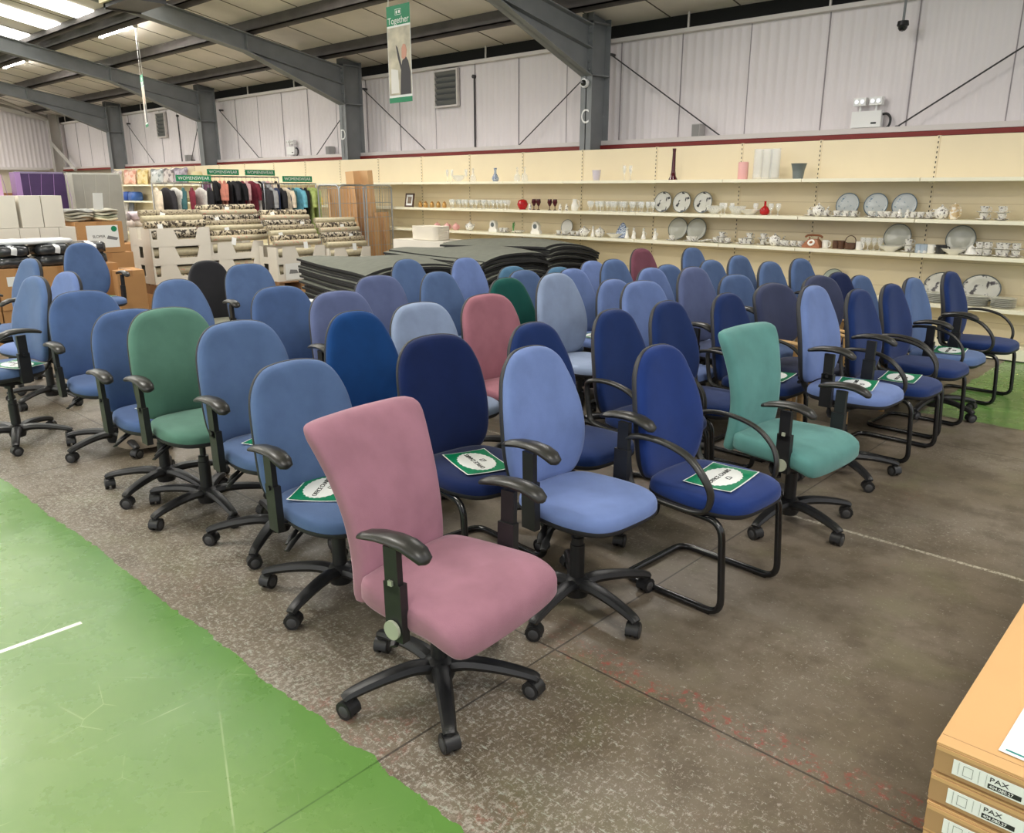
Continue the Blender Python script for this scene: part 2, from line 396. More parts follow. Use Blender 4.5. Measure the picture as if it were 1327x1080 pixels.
# arms letters: L/R = height adjustable arm pads left/right, W/Q = loop arms left/right
CH = [
('pink', -1.8, 1.57, 0.945, 6, 'flare', 'pink', 'star', 'LR', 'dusty pink high square-backed swivel chair alone in front of the group', None, -43),
('c2', -1.822, 2.343, 1.04, -3, 'egg', 'sky', 'star', 'LR', 'light blue swivel chair with black arms just behind the pink square-backed chair', None, -78),
('c3', -1.563, 2.877, 1.005, -3, 'egg', 'royal', 'canti', 'WQ', 'navy loop-armed chair with green sheet, right of the front light blue chair', None, 0),
('teal', -1.56, 3.76, 0.965, -4, 'flare', 'teal', 'star', 'LR', 'turquoise square-backed swivel chair in the front row on the right', None, -17),
('c5', -1.66, 4.67, 1.1, -3, 'egg', 'sky', 'star', 'LR', 'tall light blue swivel chair with a green sheet, right behind the turquoise square-backed chair', None, -36),
('B43', -1.627, 5.318, 1.023, -3, 'egg', 'navy', 'canti', 'WQ', 'navy loop-armed chair with green sheet, just behind the tall light blue chair', None, 0),
('B44', -1.644, 5.997, 1.0, -3, 'egg', 'navy', 'canti', 'WQ', 'bare-seated navy loop-armed chair just behind the navy one with a sheet at right', None, 0),
('B45', -1.667, 6.537, 1.0, -3, 'egg', 'slateblue', 'star', 'LR', 'grey-blue swivel chair with a green sheet, next to last in the right-hand column', None, -20),
('B46', -1.596, 7.249, 1.0, -3, 'egg', 'navy', 'canti', 'WQ', 'navy loop-armed chair standing last at the far right by the crockery shelves', None, 0),
('A9', -2.625, 1.748, 0.96, -2, 'wide', 'blue', 'star', 'R', 'mid-blue swivel chair with one arm and green sheet, immediately left of the pink square-backed chair', None, -68),
('A8', -3.289, 1.861, 1.04, -2, 'wide', 'blue', 'star', 'R', 'mid-blue wide-backed swivel chair between the green chair and the one beside the pink chair', None, -50),
('A7', -3.899, 1.798, 1.05, -2, 'wide', 'green', 'star', 'R', 'sage green wide-backed swivel chair in the front left row', None, -75),
('A6', -4.379, 1.791, 0.995, -2, 'wide', 'deep', 'star', 'R', 'mid-blue swivel chair with green sheet, immediately left of the sage green chair', None, -60),
('A5', -5.346, 1.888, 1.01, -2, 'wide', 'deep', 'star', 'R', 'mid-blue rounded swivel chair, second to the left of the sage green chair', None, -70),
('A2', -5.943, 1.483, 1.09, -82, 'egg', 'blue', 'star', 'LR', 'two-armed blue swivel chair turned to the left at the left edge', None, -80),
('A1', -7.669, 1.974, 1.08, -82, 'egg', 'blue', 'star', 'LR', 'blue swivel chair back seen behind the left-edge chair, turned to the left', None, 0),
('A3', -6.981, 2.034, 1.01, -78, 'egg', 'sky', 'star', 'L', 'blue chair turned left, its dark edge showing behind the rounded blue chair at left', None, 20),
('A4', -8.941, 3.178, 1.1, 0, 'egg', 'slateblue', 'star', 'L', 'blue swivel chair with a single outstretched arm in front of the brown boxes', None, 10),
('B1', -5.574, 2.606, 1.01, -6, 'egg', 'blue', 'star', '', 'blue chair back rising behind the sage green chair', None, 0),
('B2', -6.967, 3.544, 1.0050000000000001, -6, 'egg', 'charcoal', 'star', '', 'black-backed chair with a stone grey seat in front of the rug crates', 'stone', 0),
('B3', -6.348, 3.608, 1.01, -6, 'wide', 'blue', 'star', 'R', 'blue wide chair immediately right of the black-backed chair', None, 30),
('B4', -4.632, 2.887, 1.01, -6, 'wide', 'deep', 'star', 'L', 'darker blue wide chair in the second row behind the front mid-blue chairs', None, 10),
('B5', -4.019, 2.938, 1.0250000000000001, -6, 'wide', 'dusk', 'star', 'R', 'purplish blue wide chair just behind the dark petrol-blue chair', None, 0),
('B6', -3.199, 2.467, 1.03, -6, 'egg', 'petrol', 'star', 'L', 'dark petrol-blue chair behind the mid-blue chair and the pink backrest', None, 0),
('B7', -4.711, 3.784, 1.01, -6, 'wide', 'dusk', 'star', '', 'greyish blue wide chair behind the purplish blue one, below the left mat pile', None, 0),
('B8', -5.686, 4.89, 1.01, -6, 'egg', 'blue', 'star', '', 'blue chair directly before the left foam mat pile', None, 0),
('B9', -4.629, 4.337, 1.0050000000000001, -6, 'egg', 'blue', 'star', 'L', 'blue narrow-backed chair with a black arm on its right, left of the rose chair', None, 0),
('B10', -3.312, 3.01, 1.01, -6, 'wide', 'pale', 'star', 'R', 'pale blue chair directly behind the big navy chair, left of the rose chair', None, 20),
('B11', -5.407, 5.391, 1.01, -6, 'egg', 'sky', 'star', '', 'light blue chair before the middle foam mat pile, above the rose chair', None, 0),
('B12', -3.302, 3.557, 1.01, -6, 'wide', 'rose', 'star', '', 'rose pink round-backed chair in the middle of the crowd', None, 0),
('B13', -3.769, 4.241, 1.0250000000000001, -6, 'egg', 'bottle', 'star', '', 'bottle green chair just behind the rose pink chair', None, 0),
('B14', -2.437, 2.348, 1.01, -6, 'wide', 'ink', 'canti', '', 'big dark navy chair with green sheet, directly behind the pink square-backed chair', None, 0),
('B15', -3.308, 4.234, 1.09, -8, 'egg', 'pale', 'star', 'L', 'pale faded blue oval-backed chair right of the bottle green chair', None, 0),
('B16', -3.964, 5.234, 1.01, -8, 'egg', 'sky', 'star', '', 'blue chair with a green sheet peeping out behind the pale oval-backed chair', None, 0),
('B17', -4.545, 5.126, 1.0, -8, 'egg', 'sea', 'star', '', 'small blue-green chair top left of the bottle green chair, farther one of a pair', None, 0),
('B17b', -4.033, 4.706, 1.03, -8, 'egg', 'blue', 'star', '', 'small blue chair top just above the bottle green chair, nearer one of a pair', None, 0),
('B17c', -4.478, 5.679, 0.9600000000000001, -8, 'egg', 'sea', 'star', '', 'sea-green chair top barely showing above the pale oval-backed chair', None, 0),
('B18', -2.337, 2.934, 1.01, -3, 'egg', 'navy', 'star', '', 'navy chair half hidden behind the front light blue swivel chair', None, 0),
('B20', -2.292, 3.545, 1.0150000000000001, -3, 'egg', 'navy', 'canti', 'WQ', 'navy loop-armed chair left of and behind the front navy chair with a green sheet', None, 0),
('B21', -2.301, 4.109, 1.0050000000000001, -3, 'egg', 'navy', 'canti', 'WQ', 'navy loop-armed chair, middle of the three navy backs left of the turquoise chair', None, 0),
('B22', -2.261, 4.759, 0.9950000000000001, -3, 'egg', 'navy', 'canti', 'WQ', 'navy chair directly behind the turquoise square back, loop arm showing at left', None, 0),
('B24', -4.764, 6.551, 0.9450000000000001, -8, 'egg', 'sky', 'star', '', 'light blue chair at the right end of the black mat pile', None, 0),
('B25', -4.252, 6.217, 1.01, -8, 'egg', 'slateblue', 'star', 'R', 'steel blue chair next to the mauve one, right of the mat pile', None, 0),
('B26', -4.873, 7.593, 1.01, -8, 'egg', 'mauve', 'star', '', 'dark mauve chair back against the shelving', None, 0),
('B27', -3.302, 4.906, 0.9950000000000001, -8, 'egg', 'sky', 'star', '', 'light blue chair top between two navy chairs and the steel blue one', None, 0),
('B28', -2.805, 4.541, 1.05, -8, 'wide', 'sky', 'star', 'L', 'light blue wide chair directly behind the two left navy loop-armed chairs', None, 0),
('B29', -3.401, 5.561, 1.03, -8, 'egg', 'sky', 'star', '', 'narrow sliver of a light blue chair before the dark mauve chair', None, 0),
('B30', -3.571, 6.085, 1.01, -8, 'egg', 'slateblue', 'star', '', 'grey-blue chair immediately right of the dark mauve chair', None, 0),
('B31', -4.52, 8.089, 1.01, -8, 'egg', 'slateblue', 'star', '', 'steel blue chair farthest back, close to the shelves under the tureen stack', None, 0),
('B32', -2.85, 5.283, 1.09, -8, 'egg', 'dusk', 'star', 'L', 'lavender blue chair with a black arm pad behind the middle navy chair', None, 0),
('B33', -3.445, 6.61, 1.0250000000000001, -8, 'egg', 'blue', 'star', '', 'blue chair behind the lavender blue chair', None, 0),
('B34', -3.606, 7.445, 1.01, -8, 'egg', 'blue', 'star', 'L', 'blue narrow chair back by the shelves, below the teacups', None, 0),
('B35', -2.798, 5.838, 0.9950000000000001, -8, 'wide', 'slateblue', 'star', '', 'blue-grey wide chair behind the navy chair left of the turquoise one', None, 0),
('B36', -3.083, 7.044, 1.0050000000000001, -8, 'egg', 'blue', 'star', 'L', 'blue-grey chair with an arm pad before the shelves, below the old telephone', None, 0),
('B37', -3.046, 7.628, 1.0, -8, 'egg', 'slateblue', 'star', 'R', 'grey-blue upright chair nearest the shelves above the slate wooden chairs', None, 0),
('B38', -2.252, 5.352, 1.01, -8, 'round', 'slate', 'wood', '', 'slate blue chair with pale wooden arms, the nearer of two', None, 0),
('B39', -2.21, 6.041, 1.0150000000000001, -8, 'round', 'slate', 'wood', '', 'slate blue chair with pale wooden arms, the farther of two', None, 0),
('B41', -2.264, 6.586, 0.9950000000000001, -8, 'egg', 'ink', 'star', '', 'dark navy chair top behind the farther wooden-armed slate chair', None, 0),
('B42', -2.275, 7.106, 0.93, -8, 'egg', 'slateblue', 'star', '', 'grey-blue chair top between two navy chairs at right, close to the shelves', None, 0)
]
for r in CH: chair(*r)

# ------------------------------------------------------------ price sheets on seats
def sheet_parts():
    def dome(x, y): return -.10*y*y-.5*max(0, x-.12)**2
    def grid(x0, x1, y0, y1, off, n=8):
        mb = MB(); vs = []; fs = []
        for i in range(n+1):
            for j in range(n+1):
                X = x0+(x1-x0)*i/n; Y = y0+(y1-y0)*j/n; vs.append((X, Y, off+.004*((X/.105)**2)*((Y/.15)**2)))
        k = len(vs); vs += [(a, b, c-.0006) for a, b, c in vs]
        for i in range(n):
            for j in range(n):
                a = i*(n+1)+j; fs.append((a, a+n+1, a+n+2, a+1)); fs.append((k+a, k+a+1, k+a+n+2, k+a+n+1))
        mb.add(vs, fs); return mb
    a = grid(-.105,.105,-.1485,.1485,0).mesh('price_sheet', PAPER)
    b = grid(-.099,.099,-.142,.142,.0012).mesh('green_border', GREENP)
    mb = MB(); n = 72
    ring = []
    for i in range(n):
        t = 2*pi*i/n; rr = 1+.035*cos(24*t)
        ring.append((.078*rr*cos(t), .118*rr*sin(t)))
    mb.loft([[(u, v, .0016) for u, v in ring], [(u, v, .0026) for u, v in ring]])
    return a, b, mb.mesh('badge', PAPER)
SHA, SHB, SHC = sheet_parts()
def sheet(key, dx, dy, rot, label, price='£3', tilt=0):
    x, y, z, yaw, _ = CHAIR_TOP[key]
    a = radians(yaw); X = x+dx*cos(a)-dy*sin(a); Y = y+dx*sin(a)+dy*cos(a)
    o = link('price_sheet', SHA, None, (X, Y, z+.002), (0, radians(tilt), a+radians(rot)))
    tag(o, label, 'paper sign', 'green price sheets on the seats')
    link('green_border', SHB, o); bd = link('badge', SHC, o)
    link('lettering', text_mesh('OFFICE CHAIRS', .029, INK, .0008), bd, (-.008,0,.0032), (0,0,pi/2))
    link('price', text_mesh(price, .036, INK, .0008), bd, (.032,0,.0032), (0,0,pi/2))
sheet(*('A9', -0.055, -0.02, 40, 'green price sheet on the mid-blue seat beside the pink chair', '£1'))
sheet(*('A8', 0.0, 0.03, 30, 'green price sheet on the mid-blue seat right of the sage green chair', '£1'))
sheet(*('A6', 0.02, 0.06, 20, 'green price sheet on the blue seat left of the sage green chair', '£1'))
sheet(*('B14', 0.06, -0.02, 75, 'green price sheet on the big dark navy seat behind the pink chair', '£3'))
sheet(*('c3', 0.07, 0.01, 8, 'green price sheet on the navy cantilever seat in the front row', '£3'))
sheet(*('c5', 0.05, 0.0, 15, 'green price sheet on the tall light blue chair behind the turquoise chair', '£3'))
sheet(*('B43', 0.06, 0.0, 10, 'green price sheet on the navy loop-armed chair at right', '£3'))
sheet(*('B45', 0.06, 0.0, 10, 'green price sheet on the grey-blue swivel chair near the right end', '£3'))
sheet(*('B16', 0.05, 0.0, 0, 'green price sheet on the blue seat behind the pale oval-backed chair', '£3'))
sheet(*('A4', 0.02, 0.0, 20, 'green price sheet on the blue seat before the brown boxes', '£3'))
sheet(*('B22', 0.08, 0.05, 10, 'green price sheet on the navy seat behind the turquoise square back', '£3'))
sheet(*('A2', -0.02, 0.12, 10, 'green price sheet on the blue seat at the left edge of the picture', '£3'))
# ============================================================ SETTING
K = 1.04
def kp(x, y, z): return (x*K, y*K, 1.65+(z-1.65)*K)
# ---- floor
def floor_mat():
    m = bpy.data.materials.new('painted_worn_concrete'); m.use_nodes = True; nt = m.node_tree; b = nt.nodes['Principled BSDF']
    tc = nd(nt, 'ShaderNodeTexCoord'); P = tc.outputs['Object']
    sep = nd(nt, 'ShaderNodeSeparateXYZ'); nt.links.new(P, sep.inputs[0]); X, Y = sep.outputs[0], sep.outputs[1]
    def ma(op, a, bb=None, c=None, clamp=False):
        n = nd(nt, 'ShaderNodeMath', operation=op, use_clamp=clamp); inp(nt, n.inputs[0], a)
        if bb is not None: inp(nt, n.inputs[1], bb)
        if c is not None: inp(nt, n.inputs[2], c)
        return n.outputs[0]
    def noise(scale, detail=4, rough=.5, stretch=None, off=0):
        n = nd(nt, 'ShaderNodeTexNoise'); n.inputs['Scale'].default_value = scale; n.inputs['Detail'].default_value = detail; n.inputs['Roughness'].default_value = rough
        mp = nd(nt, 'ShaderNodeMapping'); mp.inputs['Scale'].default_value = stretch or (1,1,1); mp.inputs['Location'].default_value = (off, off*.7, 0)
        nt.links.new(P, mp.inputs['Vector']); nt.links.new(mp.outputs[0], n.inputs['Vector']); return n.outputs['Fac']
    def step(v, a, bb):
        n = nd(nt, 'ShaderNodeMapRange'); n.interpolation_type = 'SMOOTHSTEP'; inp(nt, n.inputs[0], v); n.inputs[1].default_value = a; n.inputs[2].default_value = bb; return n.outputs[0]
    def mix(f, a, bb):
        n = nd(nt, 'ShaderNodeMix', data_type='RGBA'); inp(nt, n.inputs[0], f)
        for s, v in ((n.inputs[6], a), (n.inputs[7], bb)):
            if isinstance(v, tuple): s.default_value = c4(v)
            else: nt.links.new(v, s)
        return n.outputs[2]
    def line(coord, at, w): return ma('LESS_THAN', ma('ABSOLUTE', ma('SUBTRACT', coord, at)), w)
    big = noise(.9, 5, .6); mid = noise(5, 6, .65, None, 3); fine = noise(66, 6, .85, (1, .6, 1), 7); fine2 = noise(80, 5, .8, (.35, 1, 1), 11)
    col = mix(step(big, .35, .65), srgb(106,95,79), srgb(121,111,99))
    col = mix(ma('MULTIPLY', step(mid, .42, .66), .75), col, srgb(88,77,63))
    col = mix(ma('MULTIPLY', step(noise(2.2, 4, .6, None, 21), .52, .68), .45), col, srgb(112,108,82))
    # worn pale flakes, denser close to the green paint
    near = ma('ADD', step(Y, 2.6, 1.2), ma('MULTIPLY', step(noise(1.3, 3, .5, None, 31), .45, .7), .5))
    thr = ma('SUBTRACT', .605, ma('MULTIPLY', near, .075))
    fl = step(ma('SUBTRACT', fine, thr), 0, .03)
    col = mix(ma('MULTIPLY', fl, .62), col, srgb(176,170,160))
    fl2 = step(ma('SUBTRACT', fine2, ma('SUBTRACT', .625, ma('MULTIPLY', near, .05))), 0, .02)
    col = mix(ma('MULTIPLY', fl2, .7), col, srgb(168,172,160))
    # remnants of an old red painted line and red spots
    band = ma('MULTIPLY', step(ma('ABSOLUTE', ma('SUBTRACT', Y, ma('ADD', 2.07, ma('MULTIPLY', ma('SUBTRACT', mid, .5), .3)))), .10, .03), step(X, -1.9, -1.4))
    band2 = step(noise(1.1, 2, .5, None, 55), .60, .68)
    red = ma('MULTIPLY', ma('MAXIMUM', band, ma('MULTIPLY', band2, .45)), step(noise(24, 6, .8, None, 13), .52, .60))
    col = mix(ma('MULTIPLY', red, .6), col, srgb(150,62,56))
    # slab joints
    jn = ma('MAXIMUM', ma('MAXIMUM', line(X, -1.665, .004), line(Y, 2.02, .004)), ma('MAXIMUM', line(X, -5.2, .004), line(Y, 5.7, .004)))
    col = mix(ma('MULTIPLY', jn, .8), col, srgb(52,46,40))
    jl = ma('MULTIPLY', line(Y, 3.84, .012), step(fine, .42, .55)); col = mix(ma('MULTIPLY', jl, .8), col, srgb(196,190,172))
    # green paint
    gr = mix(step(big, .3, .7), srgb(98,134,68), srgb(114,145,80))
    gr = mix(ma('MULTIPLY', step(noise(3, 5, .6, None, 41), .5, .75), .35), gr, srgb(130,156,96))
    def cracks(sc, off, wd, mk):
        v = nd(nt, 'ShaderNodeTexVoronoi', feature='DISTANCE_TO_EDGE'); v.inputs['Scale'].default_value = sc
        mp = nd(nt, 'ShaderNodeMapping'); mp.inputs['Location'].default_value = (off, off, 0); nt.links.new(P, mp.inputs['Vector']); nt.links.new(mp.outputs[0], v.inputs['Vector'])
        return ma('MULTIPLY', ma('LESS_THAN', v.outputs['Distance'], wd), step(noise(mk, 3, .6, None, off+3), .50, .60))
    gr = mix(ma('MULTIPLY', cracks(.9, 2.3, .0022, 2.1), .45), gr, srgb(190,204,160))
    gr = mix(ma('MULTIPLY', cracks(2.3, 7.1, .0028, 3.3), .35), gr, srgb(184,200,150))
    gr = mix(ma('MULTIPLY', step(noise(150, 2, .6, None, 71), .70, .74), .4), gr, srgb(90,110,60))
    gr = mix(step(noise(11, 2, .5, None, 29), .775, .785), gr, srgb(96,78,50))
    edge = step(Y, .75, 1.2); gr = mix(ma('MULTIPLY', edge, .55), gr, srgb(80,130,56))
    wob = ma('ADD', ma('MULTIPLY', ma('SUBTRACT', noise(3, 5, .6, None, 61), .5), .10), ma('MULTIPLY', ma('SUBTRACT', noise(30, 3, .6, None, 63), .5), .03))
    g1 = ma('LESS_THAN', ma('ADD', Y, wob), 1.19)
    g2 = ma('MULTIPLY', ma('GREATER_THAN', ma('ADD', Y, wob), 6.45), ma('GREATER_THAN', ma('ADD', X, wob), -1.72))
    gm = ma('MAXIMUM', g1, g2)
    wl = ma('MULTIPLY', line(X, -3.16, .012), line(Y, .56, .33)); gr = mix(wl, gr, srgb(228,232,220))
    gr = mix(ma('MULTIPLY', line(X, -1.665, .003), .7), gr, srgb(60,90,40))
    col = mix(gm, col, gr)
    nt.links.new(col, b.inputs['Base Color'])
    rc = ma('ADD', .46, ma('MULTIPLY', ma('SUBTRACT', mid, .5), .35)); rg = ma('ADD', .28, ma('MULTIPLY', ma('SUBTRACT', mid, .5), .30))
    rgh = ma('ADD', ma('MULTIPLY', rc, ma('SUBTRACT', 1, gm)), ma('MULTIPLY', rg, gm)); nt.links.new(rgh, b.inputs['Roughness'])
    b.inputs['Specular IOR Level'].default_value = .5
    bp = nd(nt, 'ShaderNodeBump'); bp.inputs['Strength'].default_value = .05; bp.inputs['Distance'].default_value = .01
    nt.links.new(ma('ADD', mid, ma('MULTIPLY', fl, .15)), bp.inputs['Height']); nt.links.new(bp.outputs[0], b.inputs['Normal'])
    return m
mb = MB(); mb.box(-31, 9, -13, 10.3, -.12, 0)
struct('floor', mb.mesh('floor', floor_mat()), 'worn concrete floor with a green painted aisle', 'floor')

# ---- walls
CLAD = mat('white_ribbed_cladding', srgb(224,217,218), rough=.5, var=.03, vscale=1)
BRICK = mat('lower_wall_paint', srgb(200,190,170), rough=.8)
DARK = mat('painted_void_black', (.012,.012,.012), rough=.9)  # near-black colour carries the shade of the eaves gap
RED = mat('red_primer', srgb(128,40,34), rough=.6)
TRIMW = mat('white_trim', srgb(214,208,204), rough=.5)
WY = 9.75*K; ZT = kp(0,0,3.61)[2]; Z0 = 2.22
def clad(x0, x1, z0, z1, zfn=None):
    mb = MB(); n = int((x1-x0)/.13); vs = []; fs = []
    for i in range(n+1):
        x = x0+(x1-x0)*i/n
        for dx, dy in ((0, 0), (.018, -.008), (.05, -.008), (.068, 0)):
            vs += [(x+dx, dy, z0), (x+dx, dy, (zfn(x+dx) if zfn else z1))]
    for i in range(len(vs)//2-1): fs.append((2*i, 2*i+1, 2*i+3, 2*i+2))
    mb.add(vs, fs); return mb
mb = clad(-31, 3, Z0, ZT)
mb.v = [(x, WY+y, z) for x, y, z in mb.v]
for i in range(34):
    x = -30.3+i*1.0
    mb.box(x-.006, x+.006, WY-.012, WY-.004, Z0, ZT, 1)
struct('wall_back', mb.mesh('wall_back', [CLAD, mat('panel_seam', srgb(150,142,146), rough=.7)]), 'white ribbed metal cladding wall above the shelves', 'wall')
mb = MB(); mb.box(-31, 3, WY, WY+.12, 0, Z0+.01)
struct('wall_lower', mb.mesh('wall_lower', BRICK))
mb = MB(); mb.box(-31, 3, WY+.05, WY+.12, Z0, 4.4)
struct('wall_eaves_shade', mb.mesh('wall_eaves_shade', DARK))  # black sheet standing in for the shaded gap between cladding and roof
mb = MB(); mb.box(-31, 3, WY-.10, WY-.01, ZT-.03, ZT+.02)
for i in range(17):
    x = -29+i*1.9; mb.box(x-.012, x+.012, WY-.06, WY-.04, ZT, ZT+.22)
struct('trim_1', mb.mesh('eaves_rail', TRIMW))
mb = MB(); mb.box(-31, 3, WY-.20, WY-.02, 2.27, 2.33)
struct('trim_2', mb.mesh('cladding_rail', TRIMW))
mb = MB(); mb.box(-31, 3, WY-.22, WY-.02, 2.215, 2.265)
struct('trim_3', mb.mesh('red_rail', RED))
# roof : underside plane in structure coordinates
def roofz(y): return 3.95+.19*(9.1-y)
def slab(mb, x0, x1, ya, yb, off0, off1, mi=0):
    """sloped slab between y=ya..yb hanging off0..off1 under the roof plane"""
    vs = []
    for x in (x0, x1):
        for y in (ya, yb):
            for o in (off0, off1): vs.append(kp(x, y, roofz(y)-o))
    return mb.add(vs, [(0,1,3,2),(4,6,7,5),(0,4,5,1),(2,3,7,6),(0,2,6,4),(1,5,7,3)], mi)
def roof_mat():
    m = mat('roof_liner_panel', srgb(228,220,210), rough=.45, var=.10, vscale=1.2)
    return m
SEAM = mat('roof_seam', srgb(92,84,76), rough=.8)
mb = MB(); slab(mb, -29.5, 2.5, 9.8, -12, 0, -.05)
i = 0
x = -29.3
while x < 2.4:
    slab(mb, x-.008, x+.008, 9.8, -12, .006, 0, 1); x += 1.0
struct('ceiling', mb.mesh('ceiling', [roof_mat(), SEAM]), 'pale lined sloping warehouse roof', 'roof')
SKYL = mat('lit_skylight', (.9,.92,.9), rough=.4, emit=(1,.99,.93), estr=5.0)
n = 1
for cx, w in ((-12.4,.75),(-14.05,.75),(-15.6,.78),(-17.15,.75),(-18.8,.75),(-20.4,.75),(-22,.75),(-24.6,.75),(-26.2,.75),(-10.2,.75),(-8.6,.75)):
    mb = MB(); slab(mb, cx-w/2, cx+w/2, 6.05, 2.6, .02, .008)
    struct('window_%d' % n, mb.mesh('skylight', SKYL)); n += 1
t = 4
for y, w, d in ((8.75,.07,.17),(7.45,.07,.17),(6.25,.09,.2),(6.02,.05,.12),(4.6,.07,.17),(3.2,.07,.17),(1.8,.07,.17),(.4,.07,.17),(-1,.07,.17)):
    mb = MB(); slab(mb, -29.5, 2.5, y+w/2, y-w/2, 0, d); slab(mb, -29.5, 2.5, y+w/2+.05, y-w/2, d-.02, d)
    struct('trim_%d' % t, mb.mesh('purlin', PURL)); t += 1
# portal frames
def isect_col(mb, x, y0, y1, z0, z1, w=.095, tf=.014, tw=.008, mi=0):
    def b(a, bb, c, d, e, f):
        p0 = kp(a, c, e); p1 = kp(bb, d, f); mb.box(p0[0], p1[0], p0[1], p1[1], max(p0[2], 0), p1[2], mi)
    b(x-w, x+w, y0, y0+tf, z0, z1); b(x-w, x+w, y1-tf, y1, z0, z1); b(x-tw, x+tw, y0, y1, z0, z1)
def frame(x, letter, label, extra=0):
    root = thing('portal_frame', label, 'steel frame', kp(x, 9.4, .0635)[:2]+(0,))
    ox, oy = root.location[0], root.location[1]
    def fin(name, mb, m=GREY):
        mb.v = [(a-ox, b-oy, c) for a, b, c in mb.v]; return link(name, mb.mesh(name, m), root)
    mb = MB(); isect_col(mb, x, 9.2, 9.6, 0, 3.90)
    for z in (3.13, 3.78):
        p0 = kp(x-.095, 9.2, z); p1 = kp(x+.095, 9.6, z+.02); mb.box(p0[0], p1[0], p0[1], p1[1], p0[2], p1[2])
    col = fin('column', mb)
    # rafter with haunch
    top = [(9.2,3.76),(7.35,4.08),(-9,4.08+.185*16.35)]; bot = [(9.2,3.12),(7.35,3.80),(-9,3.80+.187*16.35)]
    mb = MB()
    def flange(P, th, w=.095):
        for (ya, za), (yb, zb) in zip(P[:-1], P[1:]):
            vs = [kp(x+sx, y, z+o) for sx in (-w, w) for (y, z) in ((ya, za), (yb, zb)) for o in (0, th)]
            mb.add(vs, [(0,1,3,2),(4,6,7,5),(0,4,5,1),(2,3,7,6),(0,2,6,4),(1,5,7,3)])
    flange(top, -.016); flange(bot, .016)
    tw = .008
    for i in range(2):
        vs = [kp(x+sx, y, z) for sx in (-tw, tw) for (y, z) in (top[i], top[i+1], bot[i+1], bot[i])]
        mb.add(vs, [(0,1,2,3),(7,6,5,4),(0,4,5,1),(1,5,6,2),(2,6,7,3),(3,7,4,0)])
    # mid flange of the haunch and stiffeners
    flange([(9.2,3.46),(7.35,3.815)], .014)
    vs = [kp(x+sx, y, z) for sx in (-.09, .09) for (y, z) in ((7.35,3.80),(7.365,3.80),(7.365,4.08),(7.35,4.08))]
    mb.add(vs, [(0,1,2,3),(7,6,5,4),(0,4,5,1),(1,5,6,2),(2,6,7,3),(3,7,4,0)])
    fin('rafter', mb)
    mb = MB()
    for z in (3.2,3.3,3.55,3.65,3.72):
        for s in (-.06,.06):
            p = kp(x+s, 9.19, z); mb.cyl((p[0], p[1]-.03, p[2]), p, .013, n=6)
    fin('bolt_row', mb)
    if letter:
        p = kp(x-.005, 9.195, 2.60)
        o = link('painted_letter', text_mesh(letter, .27, WHITE), root, (p[0]-ox, p[1]-oy-.003, p[2]), (pi/2,0,0), (.8,1,1)); o['label'] = 'white painted letter '+letter
frame(-7.2, 'C', 'grey steel portal frame whose column carries a white painted letter C')
frame(-12.8, 'D', 'grey steel portal frame with column marked D behind the tall upright cardboard')
frame(-18.3, '', 'grey steel portal frame, third column from the right, left of the letter D column')
frame(-23.5, '', 'grey steel portal frame farthest left, column rising above the cushions')
# end wall
EX = -29.0*K
mb = MB(); zf = lambda y: kp(0, y/K, roofz(y/K))[2]-.02
cl = clad(-13, 10.1, 2.30, 0, zf); mb.v = []; mb.f = []; mb.m = []
mb.add([(EX+.2-y, x, z) for x, y, z in cl.v], cl.f)
struct('wall_left', mb.mesh('wall_left', CLAD), 'white ribbed end wall at the far left', 'wall')
mb = MB(); mb.box(EX+.02, EX+.14, -13, 10.1, 0, 2.3); struct('wall_end_lower', mb.mesh('wall_end_lower', BRICK))
mb = MB(); mb.box(EX+.2, EX+.32, -13, 9.7, 2.24, 2.32); struct('trim_13', mb.mesh('end_rail', TRIMW))
mb = MB(); isect_col(mb, -28.2, 9.3, 9.6, 0, 3.85)
mb.sweep([kp(-28.1,9.3,3.0), kp(-26.6,9.35,2.2)], .06, .06, 4)
mb.sweep([kp(-28.3,9.3,3.75), kp(-28.3,4.0,4.85)], .08, .10, 4)
mb.sweep([kp(-28.2,9.3,3.72), kp(-25.5,6.2,4.35)], .05, .05, 4)
g = link('gable_frame', mb.mesh('gable_frame', mat('pale_steel_paint', srgb(176,172,166), rough=.5))); tag(g, 'pale painted gable steelwork with diagonal brace in the far left corner', 'steel frame')

# wall bracing rods, louvres, fittings
DKROD = mat('dark_rod', srgb(70,68,70), rough=.5, metal=.4)
rods = [((-7.12,3.43),(-5.33,2.28),'diagonal bracing rod falling to the right from the letter C column'),((-3.23,2.3),(-2.0,3.07),'diagonal bracing rod rising to the right edge of the picture'),
 ((-7.62,3.13),(-8.93,2.23),'diagonal bracing rod falling to the left from the letter C column'),((-12.72,3.42),(-10.97,2.27),'diagonal bracing rod falling to the right from the letter D column'),
 ((-13.46,2.93),(-14.37,2.28),'diagonal bracing rod falling to the left from the letter D column'),((-18.1,3.38),(-16.53,2.3),'diagonal bracing rod right of the third column'),
 ((-19.1,3.23),(-19.71,2.32),'diagonal bracing rod left of the third column'),((-23.21,3.35),(-21.75,2.29),'diagonal bracing rod right of the farthest column')]
for (xa, za), (xb, zb), lb in rods:
    mb = MB(); a = kp(xa, 9.62, za); b = kp(xb, 9.62, zb); mb.cyl(a, b, .009, n=8)
    mb.cyl(a, (a[0], WY-.035, a[2]), .02, n=8); mb.cyl(b, (b[0], WY-.035, b[2]), .02, n=8)
    tag(link('bracing_rod', mb.mesh('bracing_rod', DKROD)), lb, 'bracing rod', 'bracing rods on the cladding')
LOUV = mat('louvre_blade', srgb(120,122,122), rough=.35, metal=.3)
